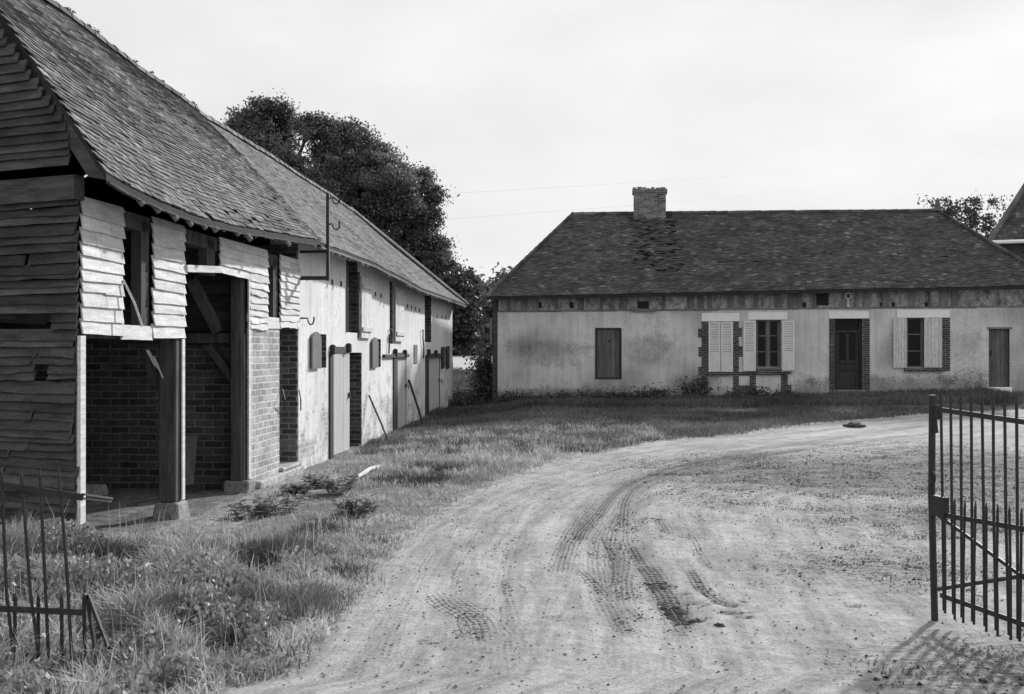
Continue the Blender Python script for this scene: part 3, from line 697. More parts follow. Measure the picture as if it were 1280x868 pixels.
# brick pier with the doorway beside it
mb = MB(); up_, ud, us = U(313.5), U(349.5), U(373)
mb.box(-.22, -.003, up_+.0, ud, -.4, Zw(330, 411)); mb.build('brick_pier', 'brick_light', barn)
mb = MB(); mb.box(-.3, .10, up_+.12, us, -.3, .10); mb.box(-.3, .06, ud, us, .1, .16); mb.build('plinth', 'stone_chip', barn, bev=.02)
mb = MB(); mb.box(-.6, -.2, up_, us, Zw(360, 405), Zw(360, 405)+.12); mb.build('lintel', 'post_wood', barn)
mb = MB(); mb.tube([W(353, 487, .02), W(356, 500, .10), W(356, 512, .05)], .012); mb.build('iron_latch', 'iron', barn); mb = MB(); mb.tube([W(374, 488, .02), W(376, 500, .12), W(376, 513, .06)], .01); mb.build('iron_latch', 'iron', barn)

# ---- stable walls
zT = lambda u: float(np.interp(BF.m.to_3x3().col[1].y*u+BY0, EY, EZ))+.28
s0, s1 = us, U(565.5)
op = lambda xa, xb, yt, yb: (U(xa), U(xb), Zw((xa+xb)/2, yb), Zw((xa+xb)/2, yt))
OP = {'win1': op(433, 447, 331, 416), 'win2': op(487, 491, 352, 430), 'win3': op(531, 539, 368, 428),
      'sm1': op(398, 408, 418, 460), 'sm2': op(470, 476, 424, 459), 'sm3': op(553.6, 556.4, 434, 459),
      'door1': (U(411), U(452), -.05, Zw(430, 441)), 'door2': (U(491), U(508), -.05, Zw(500, 446)), 'door3': (U(531.5), U(550), -.05, Zw(541, 446))}
mb = MB(); wall(mb, Pb, s0, s1, -.5, 3.45, .45, list(OP.values()), step=.9, top=zT)
mb.build('wall', ['plaster_stable', 'brick_reveal'], stab)
mb = MB(); mb.box(-4.9, -.004, s0-.05, s0-.004, -.4, 3.5); mb.build('end_wall', 'brick_reveal', stab)
mb = MB(); mb.box(-4.9, -.452, s1-.35, s1-.002, -.4, 3.35); mb.build('end_wall', 'plaster_gap', stab)
mb = MB(); mb.box(-5.2, -4.9, s0, s1, -.4, 3.4); mb.build('back_wall', 'plaster_gap', stab)
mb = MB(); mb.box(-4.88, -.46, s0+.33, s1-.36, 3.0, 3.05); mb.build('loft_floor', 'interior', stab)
def plank_leaf(name, ua, ub, z0, z1, x0, th, mat, par, n=4, batt=True, arch=0, ang=0, hinge=None):
    mb = MB(); w = (ub-ua)/n
    for i in range(n):
        a, b_ = ua+w*i+.004, ua+w*(i+1)-.004
        zt = z1+random.uniform(-.008, .008); dx = random.uniform(-.004, .004)
        if arch:
            m_ = (i+.5)/n*2-1; zt = z1-arch*m_*m_
            e0, e1 = z1-arch*((i/n*2-1)**2), z1-arch*(((i+1)/n*2-1)**2)
            mb.hexa([(x0, a, z0), (x0+th, a, z0), (x0+th, b_, z0), (x0, b_, z0), (x0, a, e0), (x0+th, a, e0), (x0+th, b_, e1), (x0, b_, e1)])
        else: mb.box(x0+dx, x0+th+dx, a, b_, z0, zt)
    if batt:
        for zq in (z0+(z1-z0)*.14, z0+(z1-z0)*.84): mb.box(x0+th+.004, x0+th+.03, ua+.02, ub-.02, zq-.04, zq+.04)
    return mb.build(name, mat, par)
# upper windows with tall shutters folded back
plank_leaf('shutter', U(448.5), U(461), Zw(455, 423), Zw(455, 347), .03, .03, 'peeling_paint', stab)
plank_leaf('shutter', U(491.5), U(502), Zw(496, 427), Zw(496, 360), .03, .03, 'peeling_paint', stab)
mb = MB(); mb.box(-.2, .035, OP['win1'][0]-.03, OP['win1'][0]-.0, OP['win1'][2], OP['win1'][3]); mb.build('window_frame', 'old_hatch', stab); mb = MB()
mb.box(-.25, .03, U(447), U(448), Zw(447, 423), Zw(447, 340)); mb.build('window_frame', 'old_hatch', stab)
mb = MB(); mb.box(-.3, -.2, U(487), U(491), Zw(489, 430), Zw(489, 352)); mb.build('window_frame', 'old_hatch', stab)
# arched small shutters
plank_leaf('shutter', U(386.5), U(398), Zw(392, 461), Zw(392, 415), .03, .025, 'shutter_metal', stab, n=8, batt=False, arch=.09)
plank_leaf('shutter', U(462.5), U(470), Zw(466, 460), Zw(466, 422), .03, .025, 'shutter_metal', stab, n=8, batt=False, arch=.09)
plank_leaf('shutter', U(550.8), U(553.4), Zw(552, 461), Zw(552, 434), .03, .025, 'brown_door', stab, n=3, batt=False)
plank_leaf('shutter', U(556.6), U(560), Zw(558, 461), Zw(558, 433), .03, .025, 'brown_door', stab, n=3, batt=False)
# doors, each with a dark jamb and a lintel
for k, (j0, j1, d1, pt) in enumerate(((411, 415, 438, 440), (491, 495.5, 508, 446), (531.5, 535, 549.5, 446))):
    fr = MB(); fr.box(-.18, .03, U(j0), U(j1), -.1, Zw(j1, pt)); fr.box(-.18, .028, U(j1)+.003, U(d1), Zw((j1+d1)/2, pt), Zw((j1+d1)/2, pt)+.09)
    fo = fr.build('door_frame', 'brown_door', stab)
    d = plank_leaf('door', U(j1)+.02, U(d1), float(gz(-3.2, 19))+.03, Zw((j1+d1)/2, pt)-.02, -.05, .035, 'door_wood', stab, n=3 if k else 3, batt=False)
    h = MB(); ul = U(d1)-.1; h.box(-.005, .02, ul-.03, ul+.03, 1.0, 1.1); h.tube([(.02, ul, 1.05), (.07, ul, 1.05), (.07, ul, .97)], .01); h.build('handle', 'iron', d)
for xa, xb, y0, y1 in ((478, 509, 443, 447), (532, 552, 443.5, 447)):
    mb = MB(); mb.box(.003, .06, U(xa), U(xb), Zw((xa+xb)/2, y1), Zw((xa+xb)/2, y0)); mb.build('rail', 'iron', stab)
for px, py in ((413, 436), (433, 434), (492, 440), (504, 441), (534, 440), (543, 441)):
    mb = MB(); p = W(px, py); mb.box(.003, .09, p.y-.06, p.y+.06, p.z-.10, p.z+.07); mb.build('roller', 'iron', stab, bev=.02)
# vent holes: dark plates on the wall face, the holes' shade put into colour
for xs_, ys_ in ((415, 353), (426, 355), (462, 366), (469, 368), (476, 370), (509, 383), (514, 384), (519, 386), (524, 388), (546, 396), (552, 396), (557, 397)):
    mb = MB(); p = W(xs_, ys_); mb.box(.002, .012, p.y-.05, p.y+.05, p.z-.045, p.z+.045); mb.build('vent', 'brown_door', stab)
# niche and wall patch
mb = MB(); p0, p1 = W(517, 455), W(521, 431); mb.box(.002, .02, p0.y, p1.y, p0.z, p1.z); mb.build('niche', 'shutter_metal', stab, bev=.008)

# ------------------------------------------------------------------ iron things on the barn wall
br = empty('wire_bracket', BF.m @ Vector((0, U(375), Zw(375, 348))), BF.ang, label='black iron wire bracket with tall mast and two hooks on the white stable wall', cat='bracket')
xm = .42; zm0 = 0; zm1 = Zw(375, 242)-Zw(375, 348); zu = Zw(375, 315)-Zw(375, 348)
mb = MB(); mb.box(-.0, xm, -.025, .025, -.03, .03); mb.build('arm', 'iron', br)
mb = MB(); mb.box(-.0, xm, -.02, .02, zu-.02, zu+.02); mb.build('arm', 'iron', br)
mb = MB(); mb.box(xm-.002, xm+.045, -.028, .028, -.04, zm1); mb.build('mast', 'iron', br)
for zz_ in (-.02, -.42):
    k = MB(); k.tube([(xm+.045, 0, zm1+zz_-.06), (xm+.09, 0, zm1+zz_-.06), (xm+.11, 0, zm1+zz_-.13), (xm+.16, 0, zm1+zz_-.15), (xm+.20, 0, zm1+zz_-.12), (xm+.20, 0, zm1+zz_-.02)], .013); k.build('hook', 'iron', br)
def hook(name, px, py, label, pts, r=.013):
    o = MB(); o.tube(pts, r); o = o.build(name, 'iron'); o.location = BF.m @ W(px, py); o.rotation_euler = (0, 0, BF.ang)
    tag(o, label, 'hook'); return o
hook('wall_hook', 375, 398, 'curled iron hook sticking out of the white wall under the wire bracket', [(0, 0, 0), (.12, 0, 0), (.13, 0, -.06), (.16, 0, -.10), (.20, 0, -.09), (.22, 0, -.04), (.22, 0, .02)])
hook('wall_hook', 484, 412, 'long double-curled iron hook on the white wall left of the second plank door', [(.03, .12, 0), (.06, .22, .0), (.06, .26, -.18), (.05, .18, -.24), (.04, .05, -.12), (.04, .02, -.38), (.04, -.02, -.52)], .018)
hook('wall_hook', 526, 413, 'thin hooked iron bar on the white wall left of the farthest plank door', [(.03, .1, 0), (.06, .0, .01), (.05, .02, -.2), (.05, .16, -.4), (.04, .2, -.72)], .018)
def stick(name, a, b_, r, label, cat, mat='brown_door'):
    o = MB(); a, b_ = Vector(a), Vector(b_); m_ = (a+b_)/2+Vector((.01, .02, .0)); o.tube([a, m_, b_], r)
    o = o.build(name, mat); o.location = BF.o; o.rotation_euler = (0, 0, BF.ang); return tag(o, label, cat)
stick('leaning_pole', W(492, 563, .55)-Vector((0, 0, .1)), W(461, 494, .03), .018, 'thin dark pole leaning on the white wall between the first two plank doors', 'pole')
stick('leaning_pole', W(533, 541, .5)-Vector((0, 0, .1)), W(511, 475, .03), .028, 'thicker dark pole leaning between the second and the farthest plank door', 'pole')
stick('leaning_rod', BF.hit(154, 350, 1, .9), BF.hit(178, 408, 1, .95), .013, 'thin pale rod leaning inside the upper opening of the timber barn', 'rod', 'wood_board')
# plank and stone block inside the barn
o = MB(); o.beam(hp(233, 607, uC-.45), hp(239, 545, uC-.06), .17, .03, up=(0, 1, 0)); o = o.build('leaning_plank', 'wood_grey'); o.location = BF.o; o.rotation_euler = (0, 0, BF.ang)
tag(o, 'short wide plank leaning against the brick wall inside the barn', 'plank')
p = BF.m @ hp(119, 600, uC-.7)
o = MB(); o.hexa([(-.17, -.12, -.04), (.15, -.14, -.03), (.17, .12, -.03), (-.15, .13, -.03), (-.16, -.1, .12), (.13, -.12, .13), (.14, .10, .10), (-.13, .12, .12)])
o = o.build('stone_block', 'rough_stone', bev=.02); o.location = (p.x, p.y, float(gz(p.x, p.y))+.02); o.rotation_euler = (0, 0, .3); tag(o, 'pale rough stone block lying on the earth floor inside the barn', 'stone')
# fallen pale branch beside the track
a, b_ = gpt(445, 602), gpt(479, 583)
pts = [(a[0]+(b_[0]-a[0])*t+.03*math.sin(t*7), a[1]+(b_[1]-a[1])*t, float(gz(a[0]+(b_[0]-a[0])*t, a[1]+(b_[1]-a[1])*t))+.05+.03*math.sin(t*5)) for t in (0, .25, .5, .75, 1)]
o = MB(); o.tube(pts, [.025, .035, .03, .035, .018], 7); tag(o.build('fallen_branch', 'dead_wood'), 'pale bare branch lying in the grass below the first plank door', 'branch')

# ------------------------------------------------------------------ THE FARMHOUSE
house = empty('farmhouse', HF.o, HF.ang, label='long single-storey plastered farmhouse with steep dark tiled roof and brick chimney', cat='house')
Ph = lambda a, z, c: (a, -c, z)
XR = H(1300).x; gh = .40
Xh = lambda px, y=0.0: H(px, 440, y).x
Zh = lambda px, py, y=0.0: H(px, py, y).z
def hop(xa, xb, yt, yb): return (Xh(xa), Xh(xb), Zh((xa+xb)/2, yb), Zh((xa+xb)/2, yt))
HO = {'hatch': hop(744, 777, 410, 474), 'wa': hop(885, 916, 402, 465), 'wb': hop(945, 976, 400, 460), 'door': hop(1043, 1078, 398, 488), 'wc': hop(1133, 1177, 397, 460), 'doorr': hop(1236, 1262, 411, 484)}
zband = lambda x: Zh(640, 389)+(Zh(1250, 383)-Zh(640, 389))*(x-Xh(640))/(Xh(1250)-Xh(640))
mb = MB(); wall(mb, Ph, 0, XR, -.3, 3.1, .45, list(HO.values()), step=1.2, top=lambda a: zband(a)); 
mb.build('wall', ['plaster_house', 'brick_quoin'], house)
zeL, zeR = Zh(615, 371, -.35), Zh(1254, 358, -.35)
zeave = lambda x: zeL+(zeR-zeL)*(x+.2)/(Xh(1254, -.35)+.2)
# frieze between wall and eave: old timber framing with rough infill
mb = MB(); As = np.linspace(.02, XR, 20)
for a, b_ in zip(As[:-1], As[1:]):
    z0a, z0b = zband(a), zband(b_)
    mb.hexa([(a, .03, z0a), (b_, .03, z0b), (b_, .4, z0b), (a, .4, z0a), (a, .03, zeave(a)+.1), (b_, .03, zeave(b_)+.1), (b_, .4, zeave(b_)+.1), (a, .4, zeave(a)+.1)])
mb.build('frieze', 'frieze_fill', house)
mb = MB(); x = .3
while x < XR-.2:
    w = random.choice((.06, .09, .12, .18)); 
    if abs(x-Xh(1028)) > .2 and abs(x-Xh(803)) > .3 and x < Xh(1200): mb.box(x, x+w, -.0, .028, zband(x)+.03, zeave(x)-.02)
    x += random.uniform(.22, .75)
x = 0.0
while x < XR-.1:
    e = min(x+random.uniform(1.5, 3), XR); mb.box(x, e-.01, -.015, .02, zband(x)-.035, zband(x)+.02); x = e
mb.build('timber_framing', 'wood_grey', house)
mb = MB()
for px0, px1, y0, y1 in ((1020, 1036, 367, 382), (797, 811, 377, 386)):
    mb = MB(); mb.box(Xh(px0), Xh(px1), .02, .029, Zh(px0, y1), Zh(px0, y0)); mb.build('vent', 'roof_lining', house)
for k in range(9):
    mb = MB(); pxx = (672, 694, 712, 985, 1003, 1100, 1115, 1156, 655)[k]; mb.box(Xh(pxx), Xh(pxx)+random.uniform(.05, .12), .022, .0285, Zh(pxx, 388)+.06, Zh(pxx, 378)); mb.build('vent', 'roof_lining', house)
mb = MB(); mb.box(Xh(789), Xh(820), -.08, .02, Zh(803, 390), Zh(803, 387)); mb.build('vent_sill', 'wood_grey', house)
mb = MB(); c0 = H(1060, 370); rr = .085
ring = [(c0.x+rr*math.cos(t), -.03, c0.z+rr*math.sin(t)) for t in np.linspace(0, 2*math.pi, 17)]
mb.tube(ring, .022, 6); mb.box(c0.x-.02, c0.x+.02, -.02, .0, c0.z-.32, c0.z-.08); mb.build('iron_ring', 'shutter_paint', house)
# corner post and chamfered plaster edge
mb = MB(); mb.box(-.16, -.004, .02, .2, .2, zeave(0)); mb.build('corner_post', 'wood_dark', house)
mb = MB(); mb.beam((-.20, -.02, Zh(616, 430)), (-.20, -.02, Zh(616, 398)), .05, .05); mb.build('drainpipe', 'wood_grey', house)
mb = MB(); mb.box(-.0, .40, .455, 7.2, -.3, 3.3); mb.build('side_wall', 'plaster_gap', house)
mb = MB(); mb.box(XR-.4, XR, .455, 7.2, -.3, 3.3); mb.build('side_wall', 'plaster_gap', house)
mb = MB(); mb.box(0, XR, 7.2, 7.6, -.3, 3.3); mb.build('back_wall', 'plaster_gap', house)
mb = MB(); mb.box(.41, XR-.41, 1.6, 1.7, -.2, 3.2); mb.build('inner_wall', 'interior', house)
# roof
yr = 3.8
rl, rr_ = H(716, 268, yr), H(1172, 264, yr); zrf = lambda x: rl.z+(rr_.z-rl.z)*(x-rl.x)/(rr_.x-rl.x)
xeL, xeR = H(608, 371, -.38).x, XR+.45
def SHF(a, t):
    ze = zeave(a); zr = zrf(a); z = ze+(zr-ze)*t - .05*math.sin(math.pi*min(1, max(0, t))) + .025*mnoise.noise(Vector((a*.5, t*2, 8)))
    return Vector((a, -.38+(yr+.38)*t, z))
rb = MB(); chx = H(812, 265, yr).x
def mossy(a, t):
    d = abs(a-chx-.1-(1-t)*.2); return (.05*random.random() if d < .75 and t > .25 and random.random() < .35 else 0) + .008*random.random()
tiles(rb, SHF, lerp(xeL, rl.x), lerp(xeR, rr_.x), 66, wid=.15, jit=.6, lift=.012, rag=.006, extra=mossy)
hr = rb.build('roof', 'tile_house', house)
mb = MB(); slab(mb, SHF, lerp(xeL, rl.x), lerp(xeR, rr_.x), na=20, th=.08)
slab(mb, lambda a, t: (SHF(a, t).x, 2*yr-SHF(a, t).y, SHF(a, t).z), lerp(xeL, rl.x), lerp(xeR, rr_.x), na=20, th=.08)
def hipf(xe, rp):
    z0 = zeave(xe)
    mb.add([(xe, -.38, z0-.02), (xe, 2*yr+.38, z0-.02), (rp.x, yr, rp.z-.02)], [(0, 1, 2)])
hipf(xeL, rl); hipf(xeR, rr_)
mb.build('roof_deck', 'roof_lining', hr)
mb = MB()
for i in range(int((rr_.x-rl.x)/.36)):
    x = rl.x+.36*i; mb.tube([(x, yr, zrf(x)-.03+random.uniform(-.01, .01)), (x+.38, yr, zrf(x+.38)-.02)], .10, 8)
mb.build('ridge_tiles', 'tile_house', hr)
for rp, xe in ((rl, xeL), (rr_, xeR)):
    mb = MB(); e = Vector((xe, -.38, zeave(xe)+.0)); rp = Vector((rp.x, yr, rp.z)); n = 18
    for i in range(n): mb.tube([e.lerp(rp, i/n)+Vector((0, 0, .0)), e.lerp(rp, (i+1.08)/n)+Vector((0, 0, .02))], .065, 6)
    mb.build('hip_tiles', 'tile_house', hr)
mb = MB(); x = xeL+.02
mb.hexa([(xeL, -.36, zeave(xeL)-.09), (xeR, -.36, zeave(xeR)-.09), (xeR, -.33, zeave(xeR)-.09), (xeL, -.33, zeave(xeL)-.09), (xeL, -.36, zeave(xeL)-.05), (xeR, -.36, zeave(xeR)-.05), (xeR, -.33, zeave(xeR)-.05), (xeL, -.33, zeave(xeL)-.05)])
mb.hexa([(xeL, -.32, zeave(xeL)-.08), (xeR, -.32, zeave(xeR)-.08), (xeR, .5, zeave(xeR)-.02), (xeL, .5, zeave(xeL)-.02), (xeL, -.32, zeave(xeL)-.06), (xeR, -.32, zeave(xeR)-.06), (xeR, .5, zeave(xeR)+.01), (xeL, .5, zeave(xeL)+.01)])
mb.build('eave_board', 'wood_dark', house)
# chimney and finial
c0, c1 = H(792, 262, yr), H(832, 236, yr)
mb = MB(); mb.box(c0.x, c1.x, yr-.32, yr+.32, rl.z-.5, c1.z-.06)
ch = mb.build('chimney', 'brick_chimney', hr)
mb = MB(); mb.box(c0.x-.045, c1.x+.045, yr-.36, yr+.36, c1.z-.16, c1.z-.05)
for i in range(7):
    x = c0.x-.03+(c1.x-c0.x)/7*i; mb.box(x, x+random.uniform(.10, .17), yr-.33+random.uniform(0, .05), yr+.3, c1.z-.048, c1.z+random.uniform(-.02, .05))
mb.build('chimney_cap', 'brick_chimney', ch)
mb = MB(); fx, fz = rr_.x, rr_.z; mb.tube([(fx, yr, fz), (fx, yr, fz+.12), (fx, yr, fz+.34), (fx, yr, fz+.42)], [.15, .11, .06, .02], 8); mb.build('finial', 'tile_house', hr)

# openings
def lintel(xa, xb, y0, y1, mat='limestone', proud=.03):
    mb = MB(); p0, p1 = H(xa, y1), H(xb, y0); mb.box(p0.x, p1.x, -proud, .1, p0.z, p1.z); return mb.build('lintel', mat, house, bev=.006)
lintel(877, 924, 391.5, 402); lintel(935, 984, 390.5, 400); lintel(1036, 1086, 389, 398.5); lintel(1121, 1187, 387.5, 397.5); lintel(1234, 1265, 409, 411.5, 'wood_grey')
def quoin(blocks):
    mb = MB()
    for xa, xb, y0, y1, pr in blocks:
        p0, p1 = H(xa, y1), H(xb, y0); mb.box(p0.x, p1.x, -pr, .05, p0.z, p1.z)
    return mb.build('brick_quoin', 'brick_quoin', house)
quoin([(877, 884.8, 402, 494, .012), (872.5, 877, 411, 422, .011), (873, 877, 434, 446, .011), (873, 877, 459, 470, .011), (874, 877, 483, 494, .011)])
quoin([(916.2, 923.5, 402, 494, .012), (923.5, 927.5, 410, 421, .011), (923.5, 928, 433, 446, .011), (923.5, 937, 465, 470, .011), (923.5, 937, 482, 493, .011)])
quoin([(937, 944.8, 465, 493, .012), (976.2, 984.5, 465, 492, .012), (984.5, 989, 465, 468, .011), (984.5, 989, 481, 492, .011)])
quoin([(1036.5, 1042.8, 398.5, 494, .012)]); quoin([(1078.2, 1087, 398.5, 494, .012)])
quoin([(1177.2, 1187.5, 397.5, 464, .012)])
def sill(xa, xb, y0, y1, mat='brick_quoin'):
    mb = MB(); p0, p1 = H(xa, y1), H(xb, y0); mb.box(p0.x, p1.x, -.07, .12, p0.z, p1.z); return mb.build('sill', mat, house)
sill(885, 916, 465.5, 469.5); sill(945, 976, 460.5, 468.5); sill(1130, 1180, 460.5, 464.8)
def louvred(xa, xb, y0, y1, par_name='shutter'):
    p0, p1 = H(xa, y1), H(xb, y0); x0, x1, z0, z1 = p0.x, p1.x, p0.z, p1.z
    mb = MB(); w = .055; t0, t1 = -.065, -.03; zm = z0+(z1-z0)*.40
    mb.box(x0, x0+w, t0, t1, z0, z1); mb.box(x1-w, x1, t0, t1, z0, z1)
    mb.box(x0+w, x1-w, t0, t1, z1-.06, z1); mb.box(x0+w, x1-w, t0+.003, t1, z0, zm)
    sh = mb.build(par_name, 'shutter_paint', house, bev=.004)
    mb = MB(); z = zm+.03
    while z < z1-.075:
        mb.hexa([(x0+w, t0+.002, z-.012), (x1-w, t0+.002, z-.012), (x1-w, t0+.012, z-.018), (x0+w, t0+.012, z-.018), (x0+w, t1-.01, z+.026), (x1-w, t1-.01, z+.026), (x1-w, t1, z+.02), (x0+w, t1, z+.02)]); z += .05
    mb.build('louvres', 'shutter_paint', sh)
    mb = MB(); mb.box(x0+w, x1-w, t1-.004, t1+.004, zm, z1-.06); mb.build('louvre_backing', 'old_hatch', sh)
louvred(885.5, 900.3, 402.5, 465); louvred(901, 916, 402.5, 465); louvred(929, 944.5, 401.5, 464); louvred(977.5, 993, 401, 463.5)
def plank_shutter(xa, xb, y0, y1):
    p0, p1 = H(xa, y1), H(xb, y0); mb = MB(); n = 5; w = (p1.x-p0.x)/n
    for i in range(n): mb.box(p0.x+w*i+.003, p0.x+w*(i+1)-.003, -.065+random.uniform(-.003, .003), -.035, p0.z, p1.z+random.uniform(-.01, .01))
    for z in (p0.z+.2, p1.z-.2): mb.box(p0.x+.02, p1.x-.02, -.034, -.012, z-.04, z+.04)
    mb.build('shutter', 'peeling_paint', house)
plank_shutter(1116, 1133, 398, 460); plank_shutter(1154.5, 1177, 397.5, 459.5)
def window(key, rows=3, cols=2, pct=None):
    x0, x1, z0, z1 = HO[key]; yf = .16; mb = MB(); w = .045
    mb.box(x0, x0+w, yf-.04, yf+.04, z0, z1); mb.box(x1-w, x1, yf-.04, yf+.04, z0, z1); mb.box(x0+w, x1-w, yf-.04, yf+.04, z0, z0+w); mb.box(x0+w, x1-w, yf-.04, yf+.04, z1-w, z1)
    cxm = (x0+x1)/2; mb.box(cxm-.035, cxm+.035, yf-.045, yf+.03, z0+w, z1-w)
    for xa, xb in ((x0+w, cxm-.035), (cxm+.035, x1-w)):
        for r in range(1, rows):
            z = z0+(z1-z0)*r/rows; mb.box(xa, xb, yf-.02, yf+.02, z-.012, z+.012)
        mb.box(xa, xa+.03, yf-.025, yf+.025, z0+w, z1-w); mb.box(xb-.03, xb, yf-.025, yf+.025, z0+w, z1-w)
    wo = mb.build('window', 'wood_grey', house)
    mb = MB(); mb.box(x0+w, x1-w, yf+.0, yf+.006, z0+w, z1-w); mb.build('pane', 'glass_dark', wo)
window('wa'); window('wb'); window('wc')
# hatch
x0, x1, z0, z1 = HO['hatch']
mb = MB(); w = .05; mb.box(x0, x0+w, -.02, .1, z0, z1); mb.box(x1-w, x1, -.02, .1, z0, z1); mb.box(x0+w, x1-w, -.02, .1, z1-w, z1); mb.box(x0+w, x1-w, -.02, .1, z0, z0+w); mb.build('hatch_frame', 'brown_door', house)
mb = MB(); n = 5; w2 = (x1-x0-2*w-.02)/n
for i in range(n): mb.box(x0+w+.01+w2*i+.003, x0+w+.01+w2*(i+1)-.003, .012+random.uniform(0, .006), .05, z0+w, z1-w)
ht = mb.build('hatch', 'old_hatch', house)
mb = MB(); mb.box((x0+x1)/2-.01, (x0+x1)/2+.05, -.005, .011, z1-.42, z1-.36); mb.build('latch', 'iron', ht)
# front door: glazed upper half
x0, x1, z0, z1 = HO['door']; yd = .20; w = .07
mb = MB(); mb.box(x0, x0+w, yd-.06, yd+.06, z0, z1); mb.box(x1-w, x1, yd-.06, yd+.06, z0, z1); zt = z1-.38
mb.box(x0+w, x1-w, yd-.06, yd+.06, zt-.035, zt+.035); mb.box(x0+w, x1-w, yd-.06, yd+.06, z1-.04, z1); mb.build('door_frame', 'brown_door', house)
mb = MB(); a, b_ = x0+w+.005, x1-w-.005; zb = z0+.02; zg_ = z0+(z1-z0)*.42
mb.box(a, a+.09, yd-.03, yd+.02, zb, zt-.04); mb.box(b_-.09, b_, yd-.03, yd+.02, zb, zt-.04); cxm = (a+b_)/2
mb.box(cxm-.05, cxm+.05, yd-.03, yd+.02, zg_, zt-.04)
for za, zc in ((zg_-.12, zg_), (zg_-.32, zg_-.25), (zb, zb+.10)): mb.box(a+.09, b_-.09, yd-.03, yd+.02, za, zc)
mb.box(a+.09, b_-.09, yd-.012, yd+.01, zb+.1, zg_-.12)
do = mb.build('door', 'brown_door', house, bev=.006)
mb = MB(); mb.box(a+.09, b_-.09, yd-.005, yd+.001, zg_, zt-.04); mb.build('pane', 'glass_dark', do)
mb = MB(); mb.tube([(a+.05, yd-.03, zg_-.05), (a+.05, yd-.08, zg_-.05), (a+.05, yd-.08, zg_-.05-.0), (a+.12, yd-.08, zg_-.05)], .012); mb.build('handle', 'iron', do)
mb = MB(); mb.box(x0+w, x1-w, yd-.0, yd+.006, zt+.035, z1-.04); mb.build('fanlight', 'glass_dark', house)
mb = MB(); mb.box(Xh(1045), Xh(1081), -.32, .1, -.1+.3, Zh(1060, 487.5)); mb.build('doorstep', 'rough_stone', house, bev=.015)
# plain door at the right end
x0, x1, z0, z1 = HO['doorr']; mb = MB(); n = 5; w2 = (x1-x0)/n
for i in range(n): mb.box(x0+w2*i+.003, x0+w2*(i+1)-.003, .10, .13, z0, z1)
d_ = mb.build('door', 'old_hatch', house); mb = MB(); mb.box(x0+.06, x0+.09, .06, .099, z0+.9, z0+1.05); mb.build('handle', 'iron', d_)
mb = MB(); mb.box(Xh(1235), Xh(1263), -.15, .1, .3, Zh(1245, 484)); mb.build('doorstep', 'limestone', house, bev=.01)

# ------------------------------------------------------------------ barn behind on the right
def px3(px, py, Y): return Vector(((px-640)/F*Y, Y, EYE+(HY-py)/F*Y))
q = px3(1237, 302, 47); fb_ = empty('far_barn', (q.x, q.y, 0), -R(23.5), label='tall barn with tiled roof and pale gutter showing behind the farmhouse at the right edge', cat='barn')
ze = q.z; wd = 7.0; dp = 8
mb = MB(); mb.box(.35, wd-.35, .4, dp-.4, 0, ze); mb.build('wall', 'wood_dark', fb_)
mb = MB(); Sf = lambda a, t: Vector((a, 0+3.6*t, ze+5.6*t)); tiles(mb, Sf, lerp(0, 3.2), lerp(wd, 3.8), 40, wid=.18, jit=.5)
mb.add([(0, 0, ze-.03), (wd, 0, ze-.03), (3.8, 3.6, ze+5.57), (3.2, 3.6, ze+5.57)], [(0, 1, 2, 3)])
mb.add([(0, dp, ze-.03), (0, 0, ze-.03), (3.2, 3.6, ze+5.57), (3.2, dp-3.6, ze+5.57)], [(0, 1, 2, 3)])
mb.add([(wd, 0, ze-.03), (wd, dp, ze-.03), (3.8, dp-3.6, ze+5.57), (3.8, 3.6, ze+5.57)], [(0, 1, 2, 3)])
mb.add([(wd, dp, ze-.03), (0, dp, ze-.03), (3.2, dp-3.6, ze+5.57), (3.8, dp-3.6, ze+5.57)], [(0, 1, 2, 3)])
mb.build('roof', 'tile_house', fb_)
mb = MB(); mb.tube([(0, 0, ze), (3.2, 3.6, ze+5.6)], .13, 8); mb.build('hip_tiles', 'tile_house', fb_)
mb = MB(); mb.tube([(-.1, -.1, ze-.05), (wd+.1, -.1, ze-.05)], .08, 8); mb.build('gutter', 'limestone', fb_)

# ------------------------------------------------------------------ GATES
g1, g2 = Vector((2.90, 7.73, 0)), Vector((3.05, 6.92, 0)); gd = (g2-g1).normalized(); ga = math.atan2(gd.y, gd.x)
GF = Frame(g1.x, g1.y, 0, ga)
Gt = lambda px, py: GF.hit(px, py, 1, 0.0)
gate = empty('iron_gate', GF.o, ga, label='open black iron gate leaf with spear-tipped bars, standing on the right of the track', cat='gate')
def bar(p, q, r, name='bar', par=None, flat=False, tip=True, mat='iron'):
    mb = MB(); p, q = Vector(p), Vector(q)
    if flat: mb.beam(p, q, .012, r*2.4, up=(0, 0, 1))
    else:
        pts = [p, (p+q)/2+Vector((random.uniform(-.004, .004), random.uniform(-.004, .004), 0)), q]; rad = [r, r, r]
        if tip: d = (q-p).normalized(); pts.append(q+d*.045); rad.append(r*.15)
        mb.tube(pts, rad, 6)
    return mb.build(name, mat, par)
st = MB(); a, c_ = Gt(1168.5, 770), Gt(1165.5, 494); mid = Gt(1164.5, 620); st.tube([a-Vector((0, 0, .06)), mid, c_], .024, 8); st.build('stile', 'iron', gate)
